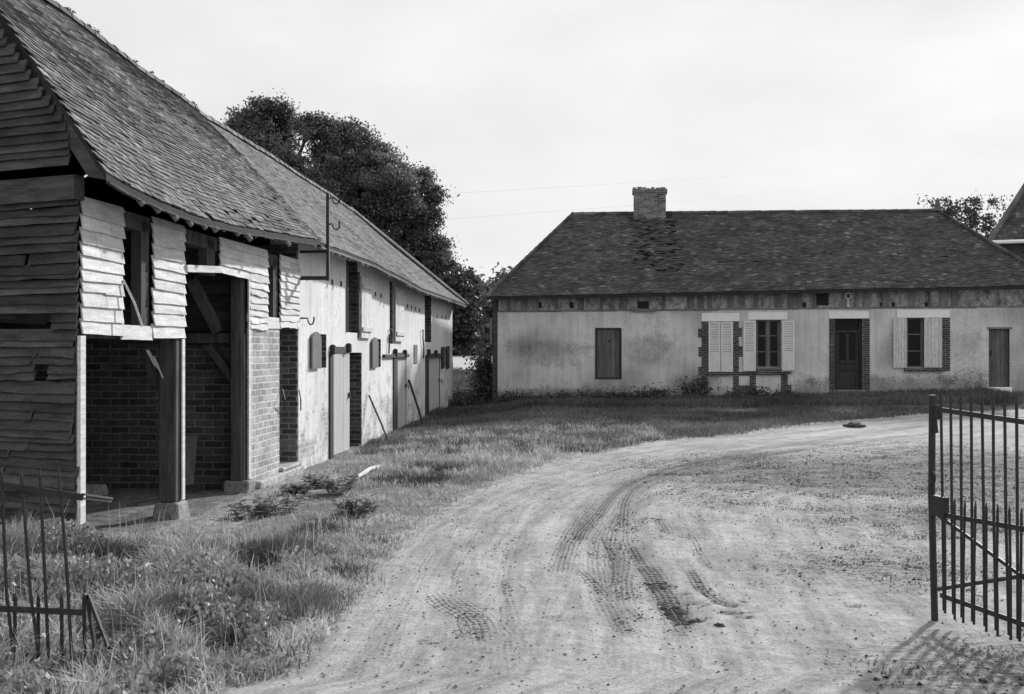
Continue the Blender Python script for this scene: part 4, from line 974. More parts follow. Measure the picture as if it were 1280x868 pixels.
# scroll plate and lock
mb = MB(); mb.beam(Gt(1168, 517), Gt(1174, 516), .014, .09); mb.beam(Gt(1167, 533), Gt(1171, 532), .014, .10); mb.build('scroll', 'iron', gate)
mb = MB(); p0, p1 = Gt(1166, 640), Gt(1183, 626); mb.box(p0.x, p1.x, -.025, .025, p0.z-.02, p1.z+.02); mb.build('lock_box', 'iron', gate, bev=.006)
mb = MB(); c0 = Gt(1169, 597); mb.tube([(c0.x+.03*math.cos(t), -.02, c0.z+.04*math.sin(t)) for t in np.linspace(0, 6.28, 11)], .008); mb.build('handle', 'iron', gate)
def gline(x0_, y0_, x1_, y1_, tu):     # a rail through two pixels, carried on to local x = tu
    p, q_ = Gt(x0_, y0_), Gt(x1_, y1_); k = (tu-p.x)/(q_.x-p.x); return p, p.lerp(q_, k)
TU = 1.62
rails = {}
for nm, l in (('top', (1166, 511, 1255, 524)), ('mid', (1168, 642, 1255, 657)), ('low', (1176, 744, 1255, 772))):
    p, q_ = gline(*l, TU); rails[nm] = (p, q_); bar(p, q_, .014, 'rail', gate, flat=True)
p, q_ = gline(1173, 644, 1255, 704, 1.3); bar(p, q_, .010, 'brace', gate, flat=True)
p, q_ = gline(1172, 737, 1255, 724, TU); bar(p, q_, .010, 'rail', gate, flat=True)
u = Gt(1176, 500).x; u1 = Gt(1187, 500).x; stp = .118
zr = lambda nm, u_: rails[nm][0].z+(rails[nm][1].z-rails[nm][0].z)*(u_-rails[nm][0].x)/(rails[nm][1].x-rails[nm][0].x)
k = 0; u_ = .10
while u_ < TU:
    lx = random.uniform(-.02, .02)
    bar((u_+.03+lx, 0.004, zr('low', u_)-.10), (u_, .004, zr('top', u_)+.10), .0095, 'bar', gate)
    if u_+stp/2 < TU: bar((u_+stp/2+lx, -.004, zr('low', u_)-.12+random.uniform(-.02, .02)), (u_+stp/2, -.004, zr('mid', u_)+.09), .0085, 'short_bar', gate)
    u_ += stp; k += 1
mb = MB(); e = rails['top'][1]; mb.tube([(TU, 0, -.2), (TU, 0, e.z+.05)], .03, 8); mb.build('hinge_stile', 'iron', gate)

YG = 6.35
LG = Frame((60-640)/F*YG, YG, 0, 0)
Lt = lambda px, py: LG.hit(px, py, 1, 0.0)
lg = empty('iron_gate', (LG.o.x, LG.o.y, 0), 0, label='broken rusty iron gate leaning in the tall grass in front of the barn', cat='gate')
bar(Lt(-25, 602), Lt(104, 622), .016, 'rail', lg, flat=True); bar(Lt(-25, 760), Lt(106, 766), .014, 'rail', lg, flat=True)
for p in (((52, 872), (38, 740), (27, 596)), ((62, 874), (57, 740), (50, 594)), ((91, 872), (84, 720), (74, 594)), ((20, 874), (8, 740), (2, 592)), ((-10, 872), (-18, 740), (-22, 592))):
    mb = MB(); P_ = [Lt(*q_) for q_ in p]; P_[0].z = .0; P_.append(P_[-1]+Vector((0, 0, .04))); mb.tube(P_, [.010, .010, .010, .002], 6); mb.build('bar', 'iron', lg)
for xa, xb in ((46, 46), (76, 75), (105, 103), (16, 17), (-12, -12)):
    mb = MB(); P_ = [Lt(xa, 872)+Vector((0, .02, 0)), Lt(xb, 748)+Vector((0, .02, 0))]; P_[0].z = .0; mb.tube(P_+[P_[-1]+Vector((0, 0, .03))], [.011, .011, .002], 6); mb.build('short_bar', 'iron', lg)
for p in (((121, 874), (106, 746)), ((146, 852), (107, 745))):
    mb = MB(); P_ = [Lt(*q_)+Vector((0, .035, 0)) for q_ in p]; P_[0].z = 0; mb.beam(P_[0], P_[1], .028, .016); mb.build('strut', 'iron', lg)
for (a, c_), nm in ((((104, 618), (124, 629)), 'strut'), (((102, 623), (122, 633)), 'strut')):
    mb = MB(); mb.beam(Lt(*a), Lt(*c_)+Vector((0, .2, 0)), .02, .012); mb.build(nm, 'wood_grey', lg)

# ------------------------------------------------------------------ VEGETATION
def leaves(cent, size, n_dir=None, flat=0.0, seed=1, aspect=1.5):
    r_ = np.random.default_rng(seed); n = len(cent)
    a = r_.normal(size=(n, 3)); a[:, 2] *= (1-flat); a /= np.linalg.norm(a, axis=1)[:, None]
    b_ = r_.normal(size=(n, 3)); b_ -= (b_*a).sum(1)[:, None]*a; b_ /= np.linalg.norm(b_, axis=1)[:, None]
    s = size*r_.uniform(.6, 1.3, n)[:, None]
    c = np.cross(a, b_)
    v = np.stack([cent-a*s*aspect/2, cent+b_*s*.5+c*s*.12, cent+a*s*aspect/2, cent-b_*s*.5+c*s*.12], 1).reshape(-1, 3)
    f = np.arange(4*n).reshape(n, 4); return v, f
def crown_pts(lobes, n, seed, shell=.55, clump=.32, nclump=None):
    """leaf positions: lobes hold clumps, clumps hold leaves, so that gaps and dark hollows stay between them"""
    r_ = np.random.default_rng(seed); vol = np.array([l[3]*l[4]*l[5] for l in lobes])**.67; pr = vol/vol.sum()
    nclump = nclump or max(30, n//90); li = r_.choice(len(lobes), nclump, p=pr); L_ = np.array(lobes)[li]
    d = r_.normal(size=(nclump, 3)); d /= np.linalg.norm(d, axis=1)[:, None]
    rad = r_.uniform(shell, 1.08, nclump)[:, None]
    cc = L_[:, :3]+d*rad*L_[:, 3:6]*r_.choice([.8, .95, 1.1, 1.25], nclump)[:, None]
    ci = r_.integers(0, nclump, n); cs = clump*r_.uniform(.5, 1.5, nclump)
    off = r_.normal(size=(n, 3))*cs[ci][:, None]*np.array([1, 1, .75]); return cc[ci]+off
def tree_at(name, x, y, lobes, n, size, mat, seed, trunk_r, label, group=None, clump=.32, trunk_h=None, shell=.5, nclump=None):
    z0 = float(gz(x, y)); t = empty(name, (x, y, z0), 0, label=label, cat='tree', group=group)
    v, f = leaves(crown_pts(wisps(lobes, seed) if n > 15000 else lobes, n, seed, shell, clump, nclump), size, seed=seed)
    cr = arr_mesh('crown', v, f, mat, t)
    mb = MB(); L_ = lobes; zc = np.mean([l[2] for l in L_]); zl = min(l[2]-l[5]*.6 for l in L_) if trunk_h is None else trunk_h
    mb.tube([(0, 0, -.3), (.05, 0, zl*.5), (0, .05, zl), (.1, 0, zc)], [trunk_r*1.3, trunk_r, trunk_r*.85, trunk_r*.4], 10)
    rr2 = random.Random(seed)
    for l in L_:
        s_ = Vector((0, 0, zl*rr2.uniform(.7, 1.1))); e = Vector(l[:3]); mb.tube([s_, s_.lerp(e, .5)+Vector((0, 0, -.2)), e, e+Vector((rr2.uniform(-1, 1)*l[3]*.5, rr2.uniform(-1, 1)*l[4]*.5, l[5]*.6))], [trunk_r*.5, trunk_r*.35, trunk_r*.2, trunk_r*.06], 6)
        for k in range(5):
            dd = Vector((rr2.uniform(-1, 1)*l[3], rr2.uniform(-1, 1)*l[4], rr2.uniform(-.2, 1)*l[5]))*.85; mb.tube([e-dd*.1, e+dd*.5, e+dd], [trunk_r*.14, trunk_r*.08, .012], 5)
    mb.build('trunk', 'bark', t)
    return t
def wisps(lb, seed, k=6):
    q_ = random.Random(seed); out = list(lb)
    for l in lb:
        for i in range(k):
            d = Vector((q_.uniform(-1, 1), q_.uniform(-.6, .6), q_.uniform(.1, 1))).normalized(); f_ = q_.uniform(.9, 1.12); r_ = q_.uniform(.10, .26)
            out.append((l[0]+d.x*l[3]*f_, l[1]+d.y*l[4]*f_, l[2]+d.z*l[5]*f_, r_, r_, r_*q_.uniform(1, 1.8)))
    return out
def lobes_px(x0, y0, Y0, specs):
    """specs: (px, py, dy, rx, ry, rz) in pixels and metres -> lobes relative to the tree foot"""
    z0 = float(gz(x0, y0)); out = []
    for px, py, dy, rx, ry, rz in specs:
        p = px3(px, py, Y0+dy); out.append((p.x-x0, p.y-y0, p.z-z0, rx, ry, rz))
    return out
def T(px, Y): return ((px-640)/F*Y, Y)
GRP = 'tall trees behind the stable roof'
x, y = T(335, 44)
tree_at('tall_tree', x, y, lobes_px(x, y, 44, [(325, 152, 0, .48, .8, .62), (350, 160, .5, .38, .7, .62), (300, 165, .3, .36, .6, .40), (325, 185, 0, 1.0, 1.2, .7), (338, 225, 0, 1.5, 1.6, 1.3), (386, 164, -.3, .36, .6, .55), (402, 200, .2, .45, .7, .5), (412, 172, .2, .28, .5, .5), (395, 240, 0, 1.4, 1.5, 1.3)]), 80000, .075, 'leaves_dark', 3, .28, 'leftmost and tallest dark tree rising behind the ridge of the stable roof', clump=.17, shell=.5, nclump=460)
x, y = T(450, 45)
tree_at('tall_tree', x, y, lobes_px(x, y, 45, [(438, 178, 0, .42, .8, .52), (458, 188, .3, .40, .8, .5), (416, 205, 1, .5, .9, .6), (480, 205, .5, .50, .9, .45), (450, 212, 0, 1.1, 1.3, .8), (448, 250, 0, 1.7, 1.8, 1.4), (488, 240, -.5, .9, 1.2, .9), (430, 290, 0, 1.7, 1.8, 1.6)]), 80000, .075, 'leaves_dark', 5, .3, 'broad dark tree in the middle of the trees behind the stable roof', clump=.17, shell=.5, nclump=460)
x, y = T(512, 47)
tree_at('tall_tree', x, y, lobes_px(x, y, 47, [(500, 222, 0, .5, .8, .45), (522, 232, .5, .5, .9, .45), (538, 252, .2, .34, .6, .4), (495, 285, 0, 1.3, 1.6, 1.4), (526, 285, -.3, .6, .9, .7), (543, 320, 0, .5, .8, .5), (555, 338, 0, .36, .6, .3), (510, 340, 0, 1.3, 1.5, 1.2)]), 80000, .075, 'leaves_dark', 9, .28, 'dark tree at the right end of the row behind the stable, above its hipped roof', clump=.17, shell=.5, nclump=460)
x, y = T(561, 43)
tree_at('leafy_tree', x, y, lobes_px(x, y, 43, [(574, 365, 0, .55, .8, .45), (572, 385, 0, .75, .9, .8), (578, 415, 0, .4, .8, .75), (560, 400, .3, .9, 1, .9), (583, 355, .5, .3, .5, .3)]), 20000, .12, 'leaves_mid', 13, .12, 'lighter leafy tree close behind the far corner of the stable', clump=.16)
# the wood beyond the field: separate trees
wood = [(548, 99, 362, 2.8), (575, 104, 356, 2.6), (598, 102, 357, 2.2), (617, 106, 352, 2.4), (634, 110, 366, 2.4), (655, 104, 372, 2.6), (522, 106, 352, 3.0), (590, 112, 372, 2.6), (480, 103, 352, 3.4)]
wl = ['behind the gap, seen over the field', 'directly behind the leafy tree by the stable', 'with a low rounded top in the gap between stable and farmhouse', 'tallest in the gap, touching the farmhouse roof', 'half hidden by the left hip of the farmhouse roof', 'behind the left end of the farmhouse', 'behind the far end of the stable', 'filling the lower gap at the field edge', 'behind the trees of the stable']
for i, ((px, Y, pt, r), l_) in enumerate(zip(wood, wl)):
    x, y = T(px, Y); zt = px3(px, pt, Y).z-float(gz(x, y))
    lb_ = [(0, 0, zt-r*.7, r, r, r*.75), (r*.6, 0, zt*.48, r*.9, r, zt*.34), (-r*.6, .3, zt*.42, r, r, zt*.32), (0, -.6, zt*.22, r*1.2, r, zt*.22)]
    tree_at('wood_tree', x, y, lb_, 7000, .38, 'leaves_dark', 40+i, .3, 'dark distant tree '+l_, 'distant trees beyond the field', clump=.5)
# sparse tree behind the farmhouse, right
x, y = T(1212, 62)
tree_at('sparse_tree', x, y, lobes_px(x, y, 62, [(1200, 275, 0, 1.5, 1.2, 1.0), (1225, 262, .5, 1.0, 1.0, .8), (1180, 262, 0, .7, .8, .5), (1238, 285, 0, 1.0, 1.0, 1.0), (1161, 252, 0, .25, .4, .25)]), 2300, .12, 'leaves_mid', 77, .10, 'thin sparse tree behind the right end of the farmhouse roof', clump=.22, nclump=60)

def bush(name, x, y, rx, ry, h, n, size, mat, seed, label, cat='bush', group=None):
    r_ = np.random.default_rng(seed); z0 = float(gz(x, y))
    lob = [(0, 0, h*.35, rx, ry, h*.4), (rx*.3, 0, h*.7, rx*.6, ry*.7, h*.32), (-rx*.4, 0, h*.55, rx*.6, ry*.6, h*.3)]
    pts = crown_pts(lob, n, seed, .2, .10+.05*h, max(14, n//40)); pts[:, 2] = np.abs(pts[:, 2])
    v, f = leaves(pts, size, seed=seed, flat=.2)
    t = empty(name, (x, y, z0), 0, label=label, cat=cat, group=group)
    arr_mesh('foliage', v, f, mat, t)
    mb = MB()
    for k in range(7):
        dx, dy = r_.uniform(-.7, .7)*rx, r_.uniform(-.7, .7)*ry; mb.tube([(dx*.2, dy*.2, -.05), (dx*.6, dy*.6, h*.4), (dx, dy, h*.85)], .008+.006*h, 5)
    mb.build('stem', 'bark', t); return t
x, y = T(606, 35.2); bush('corner_bush', x, y, .22, .6, 1.75, 2600, .07, 'leaves_dark', 21, 'dark dense bush beside the left corner of the farmhouse')
x, y = T(573, 36); bush('gap_bush', x, y, .3, .5, .42, 1100, .06, 'leaves_dark', 23, 'small dark bush just behind the far corner of the stable')
wd_ = [(575, 512, .45, .30, 'pale weedy clump at the foot of the far corner of the stable'), (600, 506, .5, .34, 'weedy clump before the dark bush by the farmhouse corner'), (640, 505, .7, .28, 'low weeds under the left end of the farmhouse wall'),
       (700, 503, .8, .26, 'low weeds left of the wooden hatch of the farmhouse'), (765, 501, .7, .22, 'low weeds below the wooden hatch'), (806, 498, .7, .36, 'taller weeds right of the wooden hatch'), (842, 494, .55, .62, 'tallest weed clump left of the closed louvred shutters'),
       (905, 497, .35, .22, 'dark little weed below the closed louvred shutters'), (927, 496, .3, .30, 'small dark weed between the two shuttered windows'), (975, 499, .5, .16, 'flat weeds below the window with open louvred shutters')]
for i, (px, py, r, h, l_) in enumerate(wd_):
    x, y = gpt(px, py); y = min(y, 33.2-.105*x if px > 622 else 36); bush('wall_weed', x, y, r, .3, h, int(900*r*(1+h)), .05, 'leaves_mid', 60+i, l_, 'weed', 'weeds along the farmhouse wall')
v, f = leaves(MOSS, .024, seed=6, aspect=2.2)
mo = arr_mesh('moss', v, f, 'grass_dark_shaded'); mo.parent = ro; mo['kind'] = 'stuff'
nt_ = [(440, 640, .20, .26, 'dark leafy weed clump nearest the track, below the first plank door'), (425, 612, .22, .30, 'dark leafy weed with a tall tip left of the fallen branch'), (398, 604, .16, .2, 'small leafy weed between brick pier and fallen branch'), (350, 632, .26, .22, 'leafy weed in the grass before the brick pier'),
       (318, 640, .22, .18, 'broad leafy weed below the stone base of the brick pier'), (372, 612, .18, .16, 'small weed below the narrow doorway'), (455, 632, .16, .16, 'pale small weed right of the dark weed clump')]
def weed(x, y, r, h, seed, label):
    r *= 1.35; h *= .75
    z0 = float(gz(x, y)); t = empty('leafy_weed', (x, y, z0), 0, label=label, cat='weed', group='leafy weeds in front of the barn')
    r_ = random.Random(seed); st_ = MB(); lf = MB()
    for k in range(15):
        an = r_.uniform(0, 6.28); rr2 = r*math.sqrt(r_.random()); hh = h*r_.uniform(.5, 1.15); bx, by = rr2*math.cos(an), rr2*math.sin(an)
        st_.tube([(bx*.5, by*.5, -.02), (bx*.8, by*.8, hh*.6), (bx, by, hh)], .005, 4)
        for j in range(12):
            tt = r_.uniform(.25, 1.02); o = Vector((bx*(.5+.5*tt), by*(.5+.5*tt), hh*tt)); a2 = r_.uniform(0, 6.28); ln = r_.uniform(.06, .12); d = Vector((math.cos(a2), math.sin(a2), r_.uniform(-.3, .6))).normalized(); s_ = d.cross(Vector((0, 0, 1))).normalized()*ln*.38; up = Vector((0, 0, ln*.1))
            lf.add([o, o+d*ln*.4+s_-up*.4, o+d*ln*.8+s_*.6, o+d*ln-up, o+d*ln*.8-s_*.6, o+d*ln*.4-s_-up*.4], [(0, 1, 2, 3), (0, 3, 4, 5)])
    st_.tube([(0, 0, -.02), (0, 0, h*.3)], r*.5, 5) if False else None
    st_.build('stem', 'weed_leaf', t); lf.build('foliage', 'weed_leaf', t)
for i, (px, py, r, h, l_) in enumerate(nt_):
    x, y = gpt(px, py+6); weed(x, y, r, h, i, l_)

# grass: countless blades, one object per kind
def blades(name, x, y, h, w, mat, seed, lean=.35, label=None):
    r_ = np.random.default_rng(seed); n = len(x); z = gz_full(x, y)
    an = r_.uniform(0, 2*np.pi, n); fx, fy_ = np.cos(an), np.sin(an); la = r_.uniform(0, 2*np.pi, n); ll = h*lean*r_.uniform(.2, 1.6, n)
    lx, ly = np.cos(la)*ll, np.sin(la)*ll
    P0 = np.stack([x, y, z-.01], 1); wv = np.stack([fx*w/2, fy_*w/2, np.zeros(n)], 1)
    P1 = P0+np.stack([lx*.3, ly*.3, h*.55], 1); P2 = P0+np.stack([lx, ly, h*(1-.25*np.minimum(1, ll/h))], 1)
    v = np.stack([P0-wv, P0+wv, P1+wv*.75, P1-wv*.75, P2], 1).reshape(-1, 3)
    b_ = np.arange(n)*5
    f = np.stack([np.stack([b_, b_+1, b_+2], 1), np.stack([b_, b_+2, b_+3], 1), np.stack([b_+3, b_+2, b_+4], 1)], 1).reshape(-1, 3)
    o = arr_mesh(name, v, f, mat); tag(o, label, 'grass', kind='stuff'); return o
def clumpn(x, y, s, seed=0):
    return np.array([mnoise.noise(Vector((a*s, b_*s, seed))) for a, b_ in zip(x, y)])
def scatter(x0, x1, y0, y1, n, seed, thr=-.2, s=1.6, maxdirt=.55, cond=None):
    r_ = np.random.default_rng(seed); x = r_.uniform(x0, x1, n); y = r_.uniform(y0, y1, n)
    dm = dirt_mask(x, y)+r_.normal(size=n)*.08; ok = (dm < maxdirt) & (~inside_barn(x, y)) & ((x-(.0857*y-4.78) > .02) | (y < 10.0) | (y > 35))
    xh = (x-HF.o.x)*math.cos(HA)-(y-HF.o.y)*math.sin(HA); yh = (x-HF.o.x)*math.sin(HA)+(y-HF.o.y)*math.cos(HA)
    ok &= ~((xh > -.1) & (yh > -.02) & (yh < 8))
    if cond is not None: ok &= cond(x, y)
    x, y = x[ok], y[ok]; c = clumpn(x, y, s, seed); k = c+r_.normal(size=len(x))*.25 > thr; return x[k], y[k], c[k]
r1 = np.random.default_rng(5)
# near left, tall and dry
x, y, c = scatter(-6.2, -.9, 5.2, 11.2, 120000, 31, -.06, 2.6, cond=lambda x, y: x > -.62*y)
tall = np.clip(1.0-(y-9.2)/2.2, .25, 1)*np.clip((-1.0-x)/1.4, .18, 1)*(x > -5.5) + .2*(x <= -5.5)
h = (.04+.20*tall*np.clip(.5+c*1.3, .1, 1.3))*r1.uniform(.4, 1.5, len(x))
blades('tall_grass', x, y, h, .006+.009*r1.random(len(x)), 'grass_dry', 1, .85, 'tall dry grass in front of the barn and along the broken gate')
x, y, c = scatter(-6.2, -1.0, 5.2, 11.2, 50000, 32, .14, 1.7, cond=lambda x, y: x > -.62*y)
blades('green_grass', x, y, (.04+.17*np.clip(c*1.6, .1, 1.2))*r1.uniform(.6, 1.3, len(x)), .007+.005*r1.random(len(x)), 'grass_green', 2, .5, 'darker green tufts among the dry grass before the barn')
# straw and dead stalks lying flat
x, y, c = scatter(-6.2, 2, 5.2, 20, 60000, 41, -.5, 2.0, .66)
blades('straw_litter', x, y, .02*r1.uniform(.5, 1.5, len(x)), .006+.004*r1.random(len(x)), 'straw', 8, 3.2, 'pale straw and dead stalks lying over the verge')
# dark tufts and tall seed stalks
tx, ty, th_ = [], [], []
for px, py, rr2, hh, nn in ((325, 705, .26, .20, 2600), (345, 700, .12, .2, 900), (195, 778, .22, .2, 2200), (262, 750, .14, .18, 1300), (300, 765, .2, .16, 1700), (150, 800, .2, .2, 1600), (290, 805, .12, .12, 900), (135, 708, .25, .22, 1800), (255, 705, .15, .2, 1100), (520, 600, .5, .10, 3500), (545, 585, .5, .10, 3000), (400, 665, .2, .1, 1200)):
    X_, Y_ = gpt(px, py); a_ = r1.normal(size=(nn, 2))*rr2*.5; tx.append(X_+a_[:, 0]); ty.append(Y_+a_[:, 1]*1.3); th_.append(hh*r1.uniform(.5, 1.3, nn))
tx, ty, th_ = map(np.concatenate, (tx, ty, th_)); blades('dark_tufts', tx, ty, th_, np.full(len(tx), .009), 'grass_dark_shaded', 9, .6, 'dark tufts of rank grass standing in the paler verge')
x, y, c = scatter(-6.2, -1.6, 5.2, 11.5, 1500, 42, -.2, 1.5, .3)
blades('seed_stalks', x, y, r1.uniform(.2, .5, len(x)), np.full(len(x), .005), 'straw', 10, .3, 'thin pale seed stalks above the grass before the barn')
# verge between barn and track
x, y, c = scatter(-4.2, 3, 10.5, 24, 110000, 33, .0, 2.4, .56)
dw = x-(.0857*y-4.78); hk = np.clip(.045+.07*np.clip(c+.3, 0, 1)+.06*((y > 16) & (dw > .8)), .03, .2)
sparse = (r1.random(len(x)) < np.where((y < 17) & (dw < 1.3), .12, .62)); x, y, c, hk = x[sparse], y[sparse], c[sparse], hk[sparse]
blades('verge_grass', x, y, hk*r1.uniform(.5, 1.5, len(x)), .008+.006*r1.random(len(x)), 'grass_dry', 3, .8, 'short grass on the verge between the barn range and the track')
x, y, c = scatter(-2.8, 14, 20, 33.6, 150000, 34, -.5, .8, .5)
sh = (y > 29.3-.1*x)  # band by the house: its shadow is partly put into darker blades
blades('meadow_grass', x[~sh], y[~sh], (.05+.09*np.clip(c[~sh]+.4, .1, 1))*r1.uniform(.6, 1.4, (~sh).sum()), .014+.008*r1.random((~sh).sum()), 'grass_green', 4, .45, 'mown grass strip between the track and the farmhouse')
blades('shadow_toned_grass', x[sh], y[sh], (.10+.14*np.clip(c[sh]+.4, .1, 1))*r1.uniform(.6, 1.4, sh.sum()), .016+.01*r1.random(sh.sum()), 'grass_dark_shaded', 5, .4, 'longer grass along the farmhouse wall, coloured darker for the house shadow')
x, y, c = scatter(-6, 2, 33.5, 62, 60000, 35, -.7, .5, .9)
blades('gap_grass', x, y, (.18+.40*np.clip(c+.3, 0, 1))*r1.uniform(.6, 1.4, len(x)), .03+.02*r1.random(len(x)), 'grass_dark_shaded', 6, .35, 'rough grass in the gap between stable and farmhouse')
# thin grass on worn ground, right of the track
def wm(x, y): return worn_mask(x, y) > .42+.5*(r1.random(len(x))-.5)
x, y, c = scatter(1.0, 11, 6.0, 22, 190000, 36, -.15, 1.3, 2.0, cond=lambda x, y: (worn_mask(x, y)+.35*(np.random.default_rng(8).random(len(x))-.5) > .42))
blades('thin_grass', x, y, .026*r1.uniform(.5, 1.7, len(x)), .009+.006*r1.random(len(x)), 'grass_green', 7, 1.5, 'thin trodden grass on the bare ground right of the track')
# broad leaves low in the near left corner
r2 = np.random.default_rng(3)
x = r2.uniform(-5.0, -1.3, 60000); y = r2.uniform(5.2, 9.6, 60000); c = clumpn(x, y, 1.5, 3); ok = (c+r2.normal(size=len(x))*.15 > -.22+.13*(y-6)) & (dirt_mask(x, y) < .3) & (x > -.6*y); x, y, c = x[ok], y[ok], c[ok]
pts = np.stack([x, y, gz_full(x, y)+r2.uniform(.02, .24, len(x))*np.clip(.6+c*1.3, .25, 1.2)], 1); v, f = leaves(pts, .030, seed=4, flat=-1.2, aspect=1.4)
tag(arr_mesh('ground_cover', v, f, 'weed_leaf'), 'low broad-leaved weeds covering the near left corner by the broken gate', 'weeds', kind='stuff')
# pebbles and clods on the dirt
def chips(name, n, x0, x1, y0, y1, smin, smax, mat, seed, cond, label, cat):
    r_ = np.random.default_rng(seed); x = r_.uniform(x0, x1, n); y = y0+(y1-y0)*r_.random(n)**1.4; k = cond(x, y, r_); x, y = x[k], y[k]; n = len(x)
    base = np.array([[1, 0, 0], [0, 1, 0], [-1, 0, 0], [0, -1, 0], [0, 0, 1], [0, 0, -1]], float); s = r_.uniform(smin, smax, n)[:, None, None]
    j = base[None]*s*r_.uniform(.6, 1.3, (n, 6, 1))*np.array([1, 1, .6]); an = r_.uniform(0, 6.28, n); ca, sa = np.cos(an)[:, None], np.sin(an)[:, None]
    X = j[:, :, 0]*ca-j[:, :, 1]*sa+x[:, None]; Y_ = j[:, :, 0]*sa+j[:, :, 1]*ca+y[:, None]; Z_ = j[:, :, 2]+(gz_full(x, y)+.006)[:, None]
    v = np.stack([X, Y_, Z_], 2).reshape(-1, 3); fb2 = np.array([(0, 1, 4), (1, 2, 4), (2, 3, 4), (3, 0, 4), (1, 0, 5), (2, 1, 5), (3, 2, 5), (0, 3, 5)])
    f = (fb2[None]+np.arange(n)[:, None, None]*6).reshape(-1, 3); tag(arr_mesh(name, v, f, mat), label, cat, kind='stuff')
chips('pebbles', 9000, -3, 9, 5.4, 20, .004, .014, 'stone_chip', 1, lambda x, y, r_: dirt_mask(x, y) > .45, 'small pebbles strewn over the dirt track', 'pebbles')
chips('mud_clods', 16000, -2, 5, 5.8, 13, .004, .013, 'clod', 2, lambda x, y, r_: (mud_mask(x, y)[0] > .25+.5*r_.random(len(x))) | (r_.random(len(x)) < .012), 'dark crumbs of mud thrown up along the ruts', 'mud')
chips('clumps', 16000, 1.5, 10, 6, 21, .006, .022, 'clod', 3, lambda x, y, r_: (worn_mask(x, y) > .3+.5*r_.random(len(x))) & (r_.random(len(x)) < .35), 'turned clumps of earth on the worn ground by the gate', 'earth')
# dark lumps on the track
def lump(name, px, py, rx, ry, rz, seed, label, cat):
    x, y = gpt(px, py); vs = []; fs = []; n, m_ = 16, 8
    for a in range(m_+1):
        for b_ in range(n):
            th, ph = math.pi/2*a/m_, 2*math.pi*b_/n; d = Vector((math.sin(th)*math.cos(ph), math.sin(th)*math.sin(ph), math.cos(th)))
            k = 1+.55*mnoise.noise(d*2.1+Vector((seed, 0, 0)))+.3*mnoise.noise(d*6+Vector((0, seed, 0))); vs.append((d.x*rx*k, d.y*ry*k, d.z*rz*k-.004))
    for a in range(m_):
        for b_ in range(n): fs.append((a*n+b_, (a+1)*n+b_, (a+1)*n+(b_+1) % n, a*n+(b_+1) % n))
    mb = MB(); mb.add(vs, fs); o = mb.build(name, 'clod', smooth=True); o.location = (x, y, float(gz(x, y))); tag(o, label, cat)
lump('dung_heap', 1067, 534, .24, .2, .09, 3, 'small dark heap lying alone on the far bend of the track', 'heap')
lump('mud_clod', 871, 778, .055, .04, .02, 8, 'dark clod of mud at the near end of the deep wheel rut', 'clod')
lump('mud_clod', 900, 783, .04, .03, .018, 5, 'second dark clod of mud, to the right of the wheel rut', 'clod')
# tyre-tread lugs pressed along the strong rut are carried by small ridges
mb = MB(); pl = RW[7][0]
for i in range(len(pl)-1):
    a, b_ = pl[i], pl[i+1]; n = max(2, int(np.hypot(*(b_-a))/.05)); d = (b_-a)/np.hypot(*(b_-a)); s_ = np.array([-d[1], d[0]])
    for k in range(n):
        p = a+(b_-a)*k/n
        for sg in (-1, 1):
            q0 = p+s_*sg*.012; q1 = p+s_*sg*random.uniform(.03, .075)+d*.03; z0, z1 = gz_full(*q0)[0]+.0, gz_full(*q1)[0]+.0
            mb.beam((q0[0], q0[1], z0), (q1[0], q1[1], z1), random.uniform(.010, .020), .012)
tag(mb.build('tread_marks', 'clod'), 'dark ribbed tread print of a tractor tyre in the mud', 'tyre print', kind='structure')

# overhead wires
for i, (dz, py, l_) in enumerate(((zm1-.02, 176, 'upper thin wire running from the bracket across the sky'), (zm1-.44, 196, 'lower thin wire running from the bracket across the sky'))):
    a = BF.m @ Vector((xm+.2, U(375), Zw(375, 348)+dz-.08)); b_ = px3(1330, py, 52)
    mb = MB(); mb.tube([a.lerp(b_, t)+Vector((0, 0, -.5*4*t*(1-t)*.5)) for t in np.linspace(0, 1, 25)], .0009, 4); tag(mb.build('overhead_wire', 'iron'), l_, 'wire')

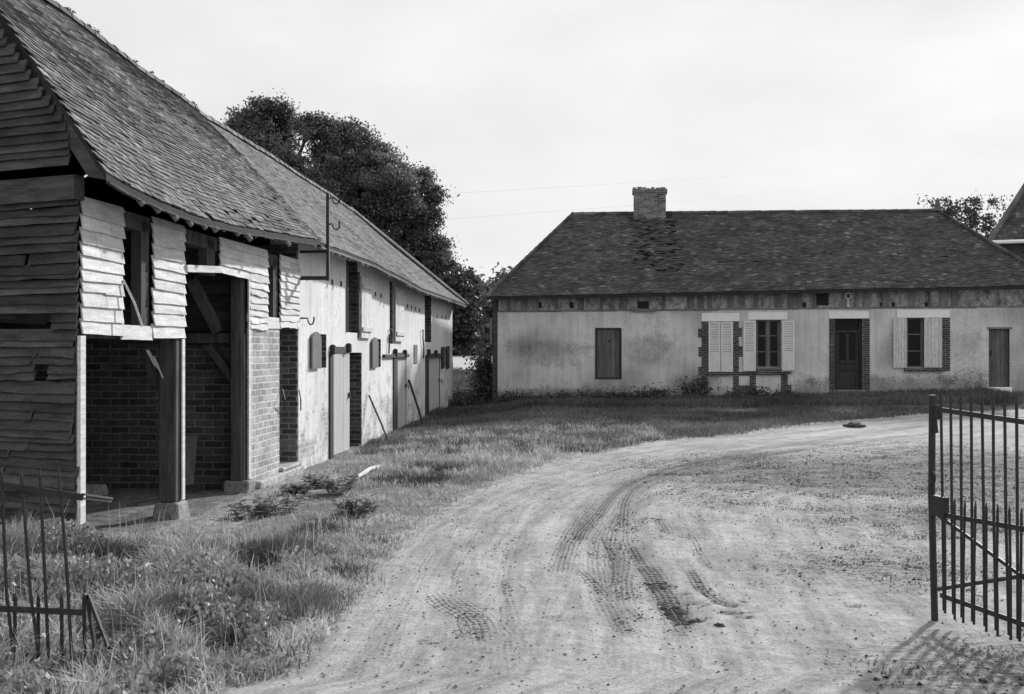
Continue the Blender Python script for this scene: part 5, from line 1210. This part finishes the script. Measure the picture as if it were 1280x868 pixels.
# ------------------------------------------------------------------ LIGHT
SE, SAZ = 25, 57       # elevation; azimuth from +X towards +Y
sd = Vector((math.cos(R(SE))*math.cos(R(SAZ)), math.cos(R(SE))*math.sin(R(SAZ)), math.sin(R(SE))))
sl = D.lights.new('sun', 'SUN'); sl.energy = 4.7; sl.angle = R(2.2); sl.color = (1, 1, 1)
so = D.objects.new('sun', sl); C.objects.link(so); so.rotation_euler = (-sd).to_track_quat('-Z', 'Y').to_euler(); so.location = (20, 10, 30)
w = D.worlds.new('World'); scene.world = w; w.use_nodes = True; nt = w.node_tree; L = nt.links; bg = nt.nodes['Background']
sk = node(nt, 'ShaderNodeTexSky'); sk.sky_type = 'NISHITA'; sk.sun_disc = False; sk.sun_elevation = R(SE); sk.sun_rotation = R(90-SAZ)
bwn = node(nt, 'ShaderNodeRGBToBW'); L.new(sk.outputs[0], bwn.inputs[0])
tc = node(nt, 'ShaderNodeTexCoord'); mp = node(nt, 'ShaderNodeMapping'); mp.inputs['Scale'].default_value = (1, 1, 2.6); L.new(tc.outputs['Generated'], mp.inputs[0])
cn = noise_n(nt, mp.outputs[0], 2.3, 6, .5); cf = rng_n(nt, cn, .32, .68, .90, 1.0)
cb = rng_n(nt, noise_n(nt, mp.outputs[0], 5.0, 4, .5), .3, .7, 7.5, 8.5)
mx = mixf(nt, cf, bwn.outputs[0], cb)
L.new(mx, bg.inputs['Color']); bg.inputs['Strength'].default_value = .10

cam = D.cameras.new('camera'); co = D.objects.new('camera', cam); C.objects.link(co); scene.camera = co
co.location = (0, 0, EYE); co.rotation_euler = (R(90), 0, 0); cam.sensor_width = 36; cam.sensor_fit = 'HORIZONTAL'; cam.lens = F/1280*36
cam.shift_y = 6/1280; cam.clip_end = 5000; cam.clip_start = .05
scene.view_settings.view_transform = 'Standard'; scene.view_settings.look = 'None'; scene.view_settings.exposure = .14; scene.view_settings.gamma = 1
scene.render.engine = 'CYCLES'; scene.cycles.use_denoising = True; scene.cycles.max_bounces = 6; scene.cycles.transparent_max_bounces = 4
